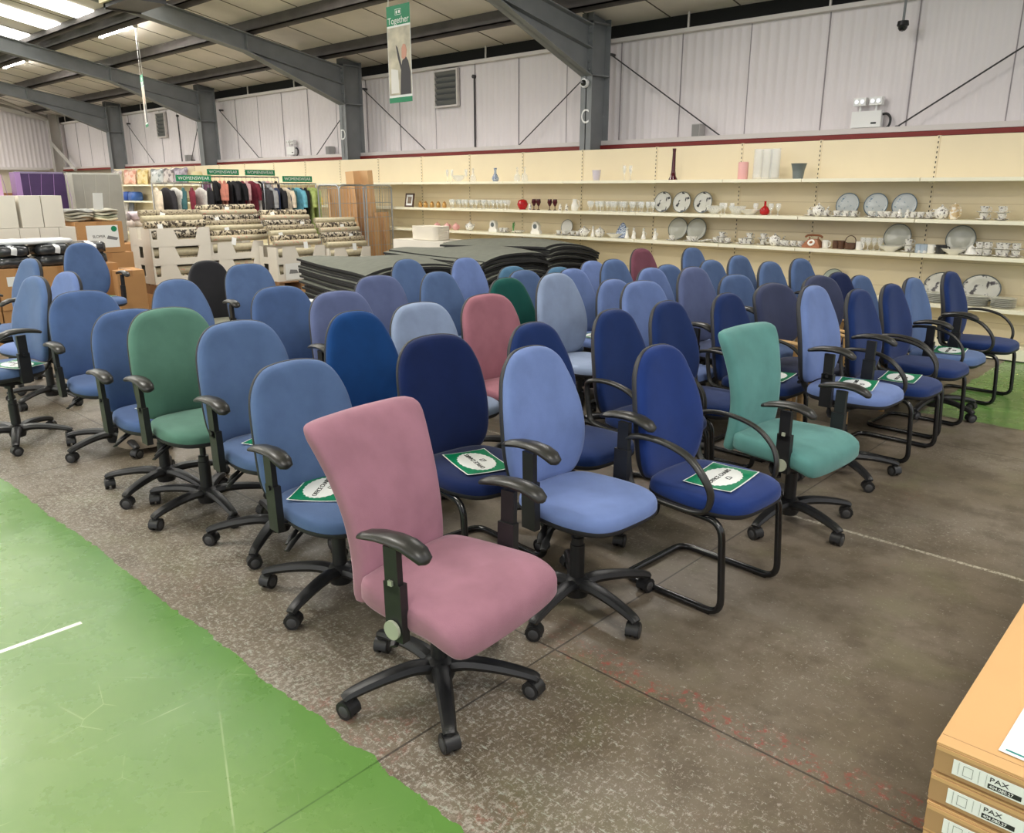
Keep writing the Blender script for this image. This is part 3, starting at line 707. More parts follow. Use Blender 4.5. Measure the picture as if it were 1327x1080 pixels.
def louvre(xc, z0, z1, w, lb):
    p = kp(xc, 9.70, (z0+z1)/2); r = thing('louvre_vent', lb, 'vent', p, 0, 'louvre vents in the cladding'); h = (z1-z0)*K/2; w = w*K/2
    mb = MB()
    for a in ((-w-.03,-w,-h,h),(w,w+.03,-h,h),(-w-.03,w+.03,h,h+.03),(-w-.03,w+.03,-h-.03,-h)): mb.box(a[0], a[1], -.03, .03, a[2], a[3])
    link('frame', mb.mesh('vent_frame', TRIMW), r)
    n = 6
    for i in range(n):
        z = -h+2*h*(i+.5)/n
        def f():
            mb = MB(); M = Matrix.Rotation(radians(35), 4, 'X'); mb.box(-w, w, -.004, .004, -h/n*1.05, h/n*1.05, M=M); return mb.mesh('slat', LOUV)
        link('slat', cached(('slat', w, h), f), r, (0,-.005,z))
    mb = MB(); mb.box(-w, w, .03, .035, -h, h); link('dark_backing', mb.mesh('dark_backing', DARK), r)
louvre(-10.54, 3.0, 3.53, .52, 'grey louvred vent above the glassware, right of the letter D column')
louvre(-21.3, 2.95, 3.5, .45, 'grey louvred vent at far left between the two farthest columns')
def camera_dome(p, ln, lb):
    r = thing('security_camera', lb, 'security camera', p)
    mb = MB(); mb.cyl((0,0,0),(0,0,ln),.014,n=8); mb.cyl((0,0,ln),(0,.252,ln),.014,n=8); link('drop_pole', mb.mesh('drop_pole', GREY), r) if ln else None
    mb = MB(); mb.lathe([(.02,.05),(.055,.045),(.062,.0),(.05,-.01)],18); link('housing', mb.mesh('camera_housing', WHITE if not ln else BLK), r)
    mb = MB(); mb.lathe([(.05,0),(.046,-.03),(.03,-.052),(.001,-.06)],18); link('lens_dome', mb.mesh('lens_dome', TUBE), r)
camera_dome(kp(-3.25, 9.5, 3.30), .60, 'black dome camera hanging on a thin pole near the top right')
r = thing('wall_camera', 'white camera on the letter C column above the C', 'security camera', kp(-7.2, 9.19, 3.03))
mb = MB(); mb.cyl((0,0,0),(0,-.05,0),.06,n=20); link('housing', mb.mesh('camera_housing', WHITE), r)
mb = MB(); mb.lathe([(.042,0),(.04,.02),(.025,.04),(.002,.046)],18, M=Matrix.Rotation(pi/2,4,'X')); link('lens_dome', mb.mesh('lens_dome', TUBE), r, (0,-.05,0))
def emlight(p, s, lb):
    r = thing('emergency_light', lb, 'emergency light', p); r.scale = (s,s,s)
    mb = MB(); mb.box(-.17,.17,-.07,.0,-.09,.09); mb.box(-.165,.165,-.075,-.07,-.085,.085); link('battery_box', mb.mesh('battery_box', WHITE), r)
    mb = MB(); mb.box(.06,.12,-.078,-.074,-.055,-.035); link('charge_label', mb.mesh('charge_label', INK), r)
    for sx in (-.09,.09):
        mb = MB(); mb.cyl((sx,-.035,.09),(sx,-.035,.15),.012,n=10); mb.box(sx-.07,sx+.07,-.08,.0,.15,.24)
        h = link('lamp_head', mb.mesh('lamp_head', WHITE), r)
        mb = MB()
        for q in (-.032,.032): mb.cyl((sx+q,-.081,.195),(sx+q,-.086,.195),.026,n=14)
        link('lamp_lens', mb.mesh('lamp_lens', CHROME), h)
    mb = MB(); mb.sweep(catmull([(.17,-.03,.05),(.22,-.03,.05),(.26,-.03,-.0),(.25,-.03,-.08),(.18,-.03,-.13),(.10,-.03,-.135)],5,False),.014,.014,8)
    link('black_conduit', mb.mesh('black_conduit', BLK), r)
emlight(kp(-3.57, 9.70, 2.40), 1.0, 'white twin-head emergency light with curved black conduit on the cladding at right')
emlight(kp(-15.3, 9.70, 2.42), .9, 'white twin-head emergency light above the clothes rails')
for x, z, lb in ((-5.7,2.36,'white wall speaker left of the tall dark red vase'),(-13.9,2.36,'white wall speaker just left of the letter D column'),(-19.9,2.36,'white wall speaker above the shelf cushions')):
    p = kp(x, 9.68, z); r = thing('wall_speaker', lb, 'speaker', p, 0, 'white wall speakers')
    mb = MB(); mb.box(-.06,.06,-.10,.04,-.09,.10); link('cabinet', mb.mesh('speaker_cabinet', mat('speaker_grey', srgb(170,168,166), rough=.5)), r)
    mb = MB(); mb.box(-.05,.05,-.105,-.10,-.08,.09); link('grille', mb.mesh('speaker_grille', mat('speaker_grille', srgb(140,138,136), rough=.7)), r)
p = kp(-9.9, 9.72, 2.26); mb = MB(); mb.cyl((0,0,0),(0,0,1.18),.012,n=8); mb.cyl((0,-.03,1.18),(0,.03,1.18),.03,n=12)
tag(link('conduit_pipe', mb.mesh('conduit_pipe', DKROD), None, p), 'thin vertical conduit pipe right of the louvred vent', 'pipe')
p = kp(-20.4, 9.72, 2.26); tag(link('conduit_pipe', bpy.data.meshes['conduit_pipe'], None, p), 'thin vertical conduit pipe right of the far left vent', 'pipe')

# lamps
TUBEL = mat('lit_fluorescent_tube', (.95,.95,.95), emit=(1,.97,.9), estr=30)
def lamp(xc, y, z, lb):
    p = kp(xc, y, z); r = thing('fluorescent_lamp', lb, 'ceiling light', p, 0, 'fluorescent strip lamps under the roof')
    mb = MB(); mb.box(-.78,.78,-.045,.045,.03,.09)
    for s in (-.77,.77): mb.box(s-.015,s+.015,-.04,.04,-.03,.04)
    for s in (-.5,.5): mb.cyl((s,0,.09),(s,0,(roofz(y)-z)*K-.045),.006,n=6)
    link('batten', mb.mesh('lamp_batten', WHITE), r)
    for s in (-.022,.022):
        mb = MB(); mb.cyl((-.755,s,0),(.755,s,0),.014,n=10); link('tube', mb.mesh('lamp_tube', TUBEL), r)
def area(x, y, z, sx, sy, pw, col=(1,.965,.915), up=False):
    l = bpy.data.lights.new('lamp_glow', 'AREA'); l.shape = 'RECTANGLE'; l.size = sx; l.size_y = sy; l.energy = pw; l.color = col
    o = bpy.data.objects.new('lamp_glow', l); COL.objects.link(o); o.location = kp(x, y, z)
    if up: o.rotation_euler = (pi, 0, 0); l.energy = pw*.9
LB = {(-15.45,6.44):'nearer of the two lit strip lamps at top left',(-21,6.44):'lit strip lamp farther away at the left edge of the roof'}
for xc in (-26.5,-21,-15.45,-9.9,-4.4,1.2):
    for y in (6.44,1.2,-4.2,-9.5):
        if (xc, y) in LB: lamp(xc, y, 4.3, LB[(xc, y)])
        area(xc, y, 4.22 if y > 6 else 4.35, 1.5, .25, LAMP_W if y < 6 else LAMP_W*.85)
        area(xc, y, 4.32 if y > 6 else 4.4, 1.5, .10, LAMP_W if y < 6 else LAMP_W*.3, up=True)

# banners
def banner(x, y, z, w, h, ztop, rz, lb):
    r = thing('hanging_banner', lb, 'banner', (x, y, z), rz, 'hanging banners')
    g = MB(); n = 14
    def strip(z0, z1, off, m, nm, u0=-1, u1=1, par=r):
        mb = MB(); mb.box(u0*w/2, u1*w/2, off-.001, off+.001, z0, z1); return link(nm, mb.mesh(nm, m), par)
    strip(0, h, 0, WHITE, 'fabric_sheet')
    strip(h*.80, h, -.002, GREENP, 'green_header'); strip(0.0, h*.055, -.002, GREENP, 'green_footer')
    pm = bpy.data.materials.get('banner_photo')
    if not pm: pm = mat('banner_photo', srgb(190,180,160), rough=.5, var=.35, vscale=5)
    strip(h*.08, h*.78, -.002, pm, 'picture', -.96, .96)
    # figure in dark top on the picture, flat print
    def prt(pts, m, nm, off):
        mb = MB(); mb.loft([[(u*w, off, v*h) for u, v in pts], [(u*w, off-.0008, v*h) for u, v in pts]]); link(nm, mb.mesh(nm, m), r)
    prt([(.0,.08),(.46,.08),(.46,.30),(.38,.42),(.28,.47),(.12,.43),(.06,.34),(.02,.2)], mat('print_charcoal', srgb(62,58,62), rough=.6), 'printed_torso', -.0035)
    prt([(.10,.46),(.2,.44),(.3,.47),(.33,.53),(.28,.59),(.18,.6),(.11,.56)], mat('print_skin', srgb(205,150,130), rough=.6), 'printed_face', -.0045)
    prt([(-.14,.60),(-.06,.57),(.06,.42),(.12,.34),(.05,.34),(-.06,.46)], mat('print_charcoal', (0,0,0)), 'printed_arm', -.004)
    prt([(-.4,.10),(-.05,.10),(-.08,.34),(-.38,.36)], mat('print_pale', srgb(225,220,215), rough=.6), 'printed_crockery', -.003)
    link('lettering', text_mesh('Together', w*.24, WHITE), r, (0,-.004,h*.845), (pi/2,0,0))
    mb = MB()
    for a in ((-.13,.13,.955,.96),(-.13,-.125,.90,.96),(.125,.13,.90,.96),(-.13,.13,.90,.905),(-.09,-.03,.915,.945),(.02,.09,.915,.945)): mb.box(a[0]*w, a[1]*w, -.0045, -.003, a[2]*h, a[3]*h)
    link('logo', mb.mesh('logo', WHITE), r)
    mb = MB()
    for s in (-.42,.42): mb.cyl((s*w,0,h),(s*w*.6,0,ztop-z),.003,n=5)
    link('cord', mb.mesh('cord', WHITE), r)
banner(-7.86, 6.5, 2.64, .42, 1.05, 4.5, 0, 'green and white hanging banner printed with a person, in front of the vent')
banner(-15.4, 6.75, 2.74, .40, .88, 4.5, radians(-17), 'narrow hanging banner seen nearly edge-on at the far left bay')
r = thing('ceiling_heater', 'boxy white unit with dark underside fixed under the roof at top left', 'heater', kp(-12.15, 5.35, 4.12))
mb = MB(); mb.box(-.5,.5,-.3,.3,.03,.5); link('casing', mb.mesh('heater_casing', CREAM), r)
mb = MB(); mb.box(-.45,.45,-.26,.26,-.03,.03); mb.cyl((-.42,-.26,-.01),(-.42,.26,-.01),.04,n=10); link('louvre_base', mb.mesh('heater_base', BLK), r)

# ============================================================ GONDOLA SHELVES
EDG = [-24.1,-22.9,-21.7,-20.5,-19.3,-18.1,-16.95,-15.75,-14.56,-13.37,-12.18,-10.98,-9.79,-8.62,-7.46,-6.21,-4.97,-3.99,-2.74,-1.5,-.3]
BAYL = ['at the far left end, mostly behind the grey wrapped mattress','with the pale flowered cushion','with the blue packets','with the silver cushion','with shoes beside the clothes rail','behind the left end of the clothes rails','behind the middle of the clothes rails','behind the right end of the clothes rails','with small yellow figurines','behind the wire cage trolley','with the dark photo frame','with the pink crockery left of the blue vase','holding the blue patterned vase','with the red glass bowl','holding the white pot on its top shelf','holding the tall dark red vase','holding the pink candle and tall clear vases','holding the grey pot and old telephone','with the blue rimmed plates','at the right edge, with stacked cups']
for i in range(len(EDG)-1):
    x0, x1 = EDG[i], EDG[i+1]; w = x1-x0
    r = thing('shelving_unit', 'cream metal shelving bay '+BAYL[i], 'shelf', (x0, 9.5, 0), 0, 'cream shelving bays along the back wall')
    W = round(w, 3)
    def f():
        mb = MB(); mb.box(.012, W-.012, -.012, .0, .1, 2.185)
        for z in (.3,.6,.9,1.15,1.5,1.76): mb.box(.012, W-.012, -.0135, -.012, z, z+.004, 1)
        return mb.mesh('back_panel', [CREAM, mat('panel_groove', srgb(196,178,140), rough=.7)])
    link('back_panel', cached(('bp', W), f), r)
    def f():
        mb = MB(); mb.box(-.015, .015, -.02, .02, 0, 2.19)
        z = .16
        while z < 2.17: mb.box(-.0045, .0045, -.022, -.019, z, z+.022, 1); z += .05
        return mb.mesh('upright', [CREAM, SLOT_SHADOW])
    link('upright', cached('upr', f), r)
    for z in (1.76,1.35,1.0,.5):
        def f():
            mb = MB(); mb.box(.004, W-.004, -.45, -.014, -.012, 0); mb.box(.004, W-.004, -.453, -.448, -.035, .002)
            for s in (.01, W-.014): mb.loft([[(s,-.44,-.012),(s,-.02,-.012),(s,-.02,-.05),(s,-.44,-.02)],[(s+.004,-.44,-.012),(s+.004,-.02,-.012),(s+.004,-.02,-.05),(s+.004,-.44,-.02)]])
            return mb.mesh('shelf_board', CREAM2)
        link('shelf_board', cached(('sh', W), f), r, (0,0,z))
    def f():
        mb = MB(); mb.box(.004, W-.004, -.45, -.014, .11, .125); mb.box(.004, W-.004, -.45, -.44, 0.01, .11, 0); mb.box(.004, W-.004, -.452, -.448, 0.0, .012, 1)  # last box: black strip painting the shadow along the plinth foot
        return mb.mesh('plinth', [CREAM2, SLOT_SHADOW])
    link('plinth', cached(('pl', W), f), r)

# ---- crockery and glass
def chm(name, base, spot, sc=30, thr=.55):
    m = bpy.data.materials.new(name); m.use_nodes = True; nt = m.node_tree; b = nt.nodes['Principled BSDF']; b.inputs['Roughness'].default_value = .22
    tc = nd(nt, 'ShaderNodeTexCoord'); n = nd(nt, 'ShaderNodeTexNoise'); n.inputs['Scale'].default_value = sc; n.inputs['Detail'].default_value = 3
    nt.links.new(tc.outputs['Object'], n.inputs['Vector']); r = nd(nt, 'ShaderNodeValToRGB')
    r.color_ramp.elements[0].position = thr; r.color_ramp.elements[0].color = c4(base); r.color_ramp.elements[1].position = thr+.05; r.color_ramp.elements[1].color = c4(spot)
    nt.links.new(n.outputs['Fac'], r.inputs['Fac']); nt.links.new(r.outputs['Color'], b.inputs['Base Color']); return m
FLOR = chm('floral_china', (.78,.76,.70), (.12,.10,.10), 45, .56)
FLBIG = chm('black_flower_plate', (.74,.74,.70), (.03,.03,.04), 14, .57)
BLUEP = chm('blue_rim_china', (.66,.70,.72), (.20,.32,.42), 22, .60)
GREYP = mat('grey_glaze', srgb(196,196,184), rough=.2)
RIM = mat('dark_rim', srgb(96,104,104), rough=.3)
REDG = mat('ruby_glass', (.45,.005,.01), rough=.08, alpha=.9); DRED = mat('dark_red_glass', (.06,.002,.008), rough=.1)
BLUED = chm('blue_pattern_china', (.50,.56,.64), (.06,.10,.24), 60, .5)
PINKC = mat('pink_china', srgb(226,170,165), rough=.3); BRN = mat('brown_stoneware', srgb(84,56,40), rough=.4); GOLD = mat('brass_ware', srgb(190,150,90), rough=.35, metal=.5)
YEL = mat('yellow_ceramic', srgb(226,200,110), rough=.35); LEAF = mat('green_ceramic', srgb(90,150,80), rough=.4); TERRA = mat('telephone_wood', srgb(150,92,56), rough=.4)
def hnd(mb, x, z0, z1, r=.02, t=.004, mi=0): mb.sweep(catmull([(x,0,z0),(x+r,0,z0+.004),(x+r*1.25,0,(z0+z1)/2),(x+r,0,z1-.004),(x,0,z1)],4,False), t, t, 6, mi=mi)
def plate(mb, r, M, mi=0, rim=1):
    mb.lathe([(.001,0),(r*.55,0),(r*.6,.004),(r*.97,.016),(r,.018),(r*.97,.020),(r*.6,.009),(.001,.006)], 28, M=M, mi=mi)
    mb.lathe([(r*.94,.0155),(r*.99,.0175),(r*1.008,.0195),(r*.985,.0222),(r*.94,.0208)], 28, M=M, mi=rim, closed=True)
STAND = lambda r, a=78: Matrix.Translation((0,0,r*.97)) @ Matrix.Rotation(radians(a),4,'X')
def cup(mb, x=0, y=0, z=0, s=1, mi=0):
    mb.lathe([(.018*s,0),(.022*s,.004*s),(.030*s,.02*s),(.040*s,.055*s),(.042*s,.062*s),(.039*s,.060*s),(.026*s,.012*s),(.001,.008*s)], 18, (x,y,z), mi)
    o = len(mb.v); hnd(mb, .034*s, .018*s, .05*s, .022*s, .004, mi); mb.v[o:] = [(a+x, b+y, c+z) for a, b, c in mb.v[o:]]
def saucer(mb, x=0, y=0, z=0, r=.072, mi=0): mb.lathe([(.03,0),(r*.6,.003),(r,.013),(r*.98,.016),(.03,.006),(.001,.006)], 22, (x,y,z), mi)
def it_mesh(t):
    mb = MB(); M = [CHINA]
    if t == 'red_vase': mb.lathe([(.058,0),(.056,.01),(.035,.05),(.026,.12),(.022,.25),(.020,.34),(.024,.385),(.02,.385),(.016,.3),(.001,.28)],20); M = [DRED]
    elif t == 'pink_candle': mb.lathe([(.058,0),(.06,.01),(.06,.19),(.055,.20),(.05,.195),(.001,.192)],22); mb.cyl((0,0,.19),(0,0,.21),.002,n=5); M = [PINKC]
    elif t == 'tall_glass': mb.lathe([(.055,0),(.058,.01),(.056,.34),(.053,.34),(.053,.02),(.001,.018)],20); M = [GLASS]
    elif t == 'grey_pot': mb.lathe([(.055,0),(.058,.01),(.068,.12),(.085,.165),(.092,.17),(.085,.165),(.05,.03),(.001,.025)],22); M = [mat('grey_green_pot', srgb(112,120,120), rough=.5)]
    elif t == 'white_pot': mb.lathe([(.035,0),(.045,.01),(.055,.08),(.062,.14),(.056,.14),(.04,.02),(.001,.02)],20); M = [mat('lilac_glass', srgb(210,202,212), rough=.3)]
    elif t == 'flute': mb.lathe([(.028,0),(.027,.003),(.004,.012),(.004,.07),(.02,.10),(.024,.16),(.021,.19),(.019,.19),(.02,.12),(.001,.09)],14); M = [GLASS]
    elif t == 'blue_vase': mb.lathe([(.035,0),(.05,.02),(.055,.05),(.035,.09),(.02,.12),(.018,.17),(.028,.20),(.024,.20),(.014,.17),(.001,.15)],20); M = [BLUED]
    elif t == 'decanter': mb.lathe([(.045,0),(.052,.02),(.045,.08),(.016,.12),(.014,.16),(.02,.165),(.008,.168),(.02,.19),(.001,.21)],18); M = [GLASS]
    elif t == 'glass_bowl': mb.lathe([(.04,0),(.05,.01),(.09,.05),(.11,.10),(.105,.10),(.08,.05),(.03,.015),(.001,.014)],22); M = [GLASS]
    elif t in ('floral_plate',): plate(mb, .135, STAND(.135)); M = [FLBIG, RIM]
    elif t == 'blue_plate': plate(mb, .13, STAND(.13)); M = [BLUEP, mat('blue_rim', srgb(88,116,140), rough=.3)]
    elif t == 'grey_plate': plate(mb, .145, STAND(.145)); M = [GREYP, RIM]
    elif t == 'white_plate': plate(mb, .11, STAND(.11)); M = [CHINA, RIM]
    elif t == 'glass_plate': plate(mb, .13, STAND(.13)); M = [mat('green_glass_plate', (.5,.58,.52), rough=.1, alpha=.7), RIM]
    elif t == 'leaf_plate': plate(mb, .17, Matrix.Translation((0,0,.15)) @ Matrix.Rotation(radians(80),4,'X') @ Matrix.Diagonal((1.1,.85,1,1))); M = [chm('leaf_print', (.74,.72,.64), (.06,.05,.05), 12, .56), RIM]
    elif t == 'red_bowl': mb.lathe([(.03,0),(.06,.02),(.085,.08),(.06,.135),(.02,.15),(.001,.15)],22); mb.lathe([(.05,0),(.05,.01),(.02,.02)],18); M = [REDG]
    elif t == 'red_flask': mb.lathe([(.03,0),(.055,.02),(.06,.06),(.03,.095),(.014,.105),(.012,.15),(.015,.16),(.001,.15)],20); M = [REDG]
    elif t == 'dark_goblet': mb.lathe([(.03,0),(.028,.003),(.005,.012),(.005,.05),(.02,.07),(.036,.11),(.03,.155),(.027,.155),(.03,.11),(.001,.075)],18); M = [DRED]
    elif t == 'white_jug': mb.lathe([(.035,0),(.05,.02),(.052,.08),(.03,.13),(.034,.16),(.028,.16),(.001,.12)],18); hnd(mb,.035,.05,.14,.035,.006); M = [CHINA]
    elif t == 'small_ornament': mb.lathe([(.02,0),(.028,.015),(.02,.035),(.026,.05),(.012,.07),(.016,.085),(.001,.095)],12); M = [FLOR]
    elif t == 'glass': mb.lathe([(.026,0),(.026,.003),(.004,.010),(.004,.045),(.022,.065),(.032,.10),(.028,.135),(.026,.135),(.029,.10),(.001,.06)],14); M = [GLASS]
    elif t == 'white_bowl': mb.lathe([(.05,0),(.055,.008),(.10,.035),(.125,.06),(.12,.062),(.09,.035),(.001,.012)],24); M = [CHINA]
    elif t == 'photo_frame':
        R = Matrix.Rotation(radians(-10),4,'X')
        for a in ((-.11,.11,0,.025),(-.11,.11,.205,.23),(-.11,-.085,0,.23),(.085,.11,0,.23)): mb.box(a[0],a[1],-.01,.01,a[2],a[3],0,R)
        mb.box(-.085,.085,0,.004,.025,.205,1,R); mb.box(-.05,.05,-.002,.0,.06,.17,2,R); M = [BRN, PAPER, mat('frame_picture', srgb(120,105,90), var=.4, vscale=30)]
    elif t == 'brass_jar': mb.lathe([(.028,0),(.035,.01),(.036,.06),(.026,.075),(.02,.08),(.03,.085),(.008,.10),(.001,.105)],14); M = [GOLD]
    elif t == 'teapot':
        mb.lathe([(.035,0),(.055,.015),(.072,.055),(.062,.095),(.035,.112),(.03,.118),(.01,.128),(.012,.14),(.001,.148)],20)
        hnd(mb,-.105,.03,.09,-.0,.005) if False else mb.sweep(catmull([(-.055,0,.03),(-.095,0,.035),(-.105,0,.065),(-.09,0,.095),(-.055,0,.092)],4,False),.005,.005,6)
        mb.sweep([(.06,0,.04),(.095,0,.07),(.115,0,.11)],[.015,.01,.007],[.015,.01,.007],8); M = [FLOR]
    elif t == 'cup': saucer(mb); cup(mb,0,0,.006); M = [FLOR]
    elif t == 'cup_stack': saucer(mb); cup(mb,0,0,.006); saucer(mb,0,0,.068); cup(mb,0,0,.074); M = [FLOR]
    elif t == 'gold_jug': mb.lathe([(.035,0),(.05,.03),(.042,.09),(.03,.12),(.036,.14),(.012,.15),(.001,.165)],18); hnd(mb,.04,.03,.12,.04,.006); mb.sweep([(-.04,0,.06),(-.06,0,.09),(-.075,0,.13)],[.012,.008,.006],[.012,.008,.006],8); M = [chm('gilt_china', (.6,.45,.25), (.75,.7,.6), 30, .5)]
    elif t == 'pink_pot': mb.lathe([(.035,0),(.055,.02),(.06,.06),(.04,.09),(.012,.10),(.012,.115),(.001,.12)],18); hnd(mb,.05,.02,.08,.025,.005); M = [PINKC]
    elif t == 'mantel_clock':
        prof = [(-.09,0),(.09,0),(.085,.04),(.06,.06),(.065,.12),(.04,.165),(0,.18),(-.04,.165),(-.065,.12),(-.06,.06),(-.085,.04)]
        mb.loft([[(u,-.03,v) for u,v in prof],[(u,.03,v) for u,v in prof]]); mb.cyl((0,-.032,.11),(0,-.036,.11),.035,n=20,mi=1); M = [CHINA, RIM]
    elif t == 'green_figurine': mb.lathe([(.02,0),(.022,.02),(.01,.05),(.018,.09),(.012,.12),(.014,.14),(.001,.155)],12); mb.sweep([(.01,0,.09),(.03,0,.12),(.02,0,.165)],.005,.005,6); M = [LEAF]
    elif t == 'oval_dish': mb.lathe([(.06,0),(.10,.01),(.14,.035),(.135,.037),(.09,.015),(.001,.008)],24,sy=.6); M = [FLOR]
    elif t == 'blue_shield':
        P = catmull([(0,.0),(.09,.02),(.08,.11),(0,.21),(-.08,.11),(-.09,.02)],5); R = Matrix.Rotation(radians(-10),4,'X')
        mb.loft([[R@Vector((p.x*s,w,.105+(p.y-.105)*s)) for p in P] for s,w in ((1,0),(1,-.012),(.9,-.016),(.85,-.008),(.1,-.006))]); M = [BLUED]
    elif t in ('figurine','yellow_figurine'):
        mb.lathe([(.03,0),(.034,.01),(.026,.04),(.016,.075),(.022,.09),(.010,.108),(.018,.125),(.014,.142),(.001,.15)],14); mb.sweep([(.018,0,.09),(.04,0,.07),(.03,0,.05)],.006,.006,6); M = [CHINA if t == 'figurine' else YEL]
    elif t == 'saucer_row':
        for k in range(5): saucer(mb,-.06+.03*k,0,.006*k)
        M = [FLOR]
    elif t == 'telephone':
        R = [[(-.10*s,-.08*s,z),(.10*s,-.08*s,z),(.10*s,.08*s,z),(-.10*s,.08*s,z)] for s,z in ((1,0),(1,.025),(.55,.09),(.5,.095))]
        mb.loft(R); mb.cyl((0,-.055,.05),(0,-.072,.062),.04,n=20,mi=1); mb.cyl((0,-.072,.062),(0,-.075,.065),.018,n=14)
        for s in (-.05,.05): mb.cyl((s,0,.09),(s,0,.12),.008,n=8)
        mb.sweep(catmull([(-.10,0,.115),(-.07,0,.135),(0,0,.14),(.07,0,.135),(.10,0,.115)],4,False),.012,.012,8); M = [TERRA, CHINA]
    elif t.endswith('_mug'):
        mb.lathe([(.034,0),(.037,.004),(.038,.09),(.035,.09),(.034,.01),(.001,.01)],18); hnd(mb,.036,.02,.075,.025,.006)
        M = [{'white_mug':CHINA,'brown_mug':BRN,'blue_mug':chm('blue_mug_glaze',(.35,.42,.5),(.7,.7,.7),20,.55),'black_mug':mat('black_glaze',(.03,.03,.03),rough=.2)}[t]]
    elif t == 'basket_pot': mb.lathe([(.05,0),(.06,.02),(.06,.07),(.055,.07),(.04,.02),(.001,.02)],18); mb.sweep(catmull([(-.058,0,.06),(-.05,0,.12),(0,0,.15),(.05,0,.12),(.058,0,.06)],4,False),.005,.005,6); M = [BRN]
    elif t == 'bell_dish': saucer(mb,r=.10); mb.lathe([(.06,.012),(.055,.04),(.02,.09),(.008,.10),(.012,.12),(.001,.13)],18); M = [CHINA]
    elif t == 'plate_pile':
        for k in range(8): mb.lathe([(.05,0),(.08,.003),(.115,.012),(.113,.015),(.06,.006),(.001,.005)],24,(0,0,.012*k))
        M = [GREYP]
    return mb.mesh(t, M, 50)
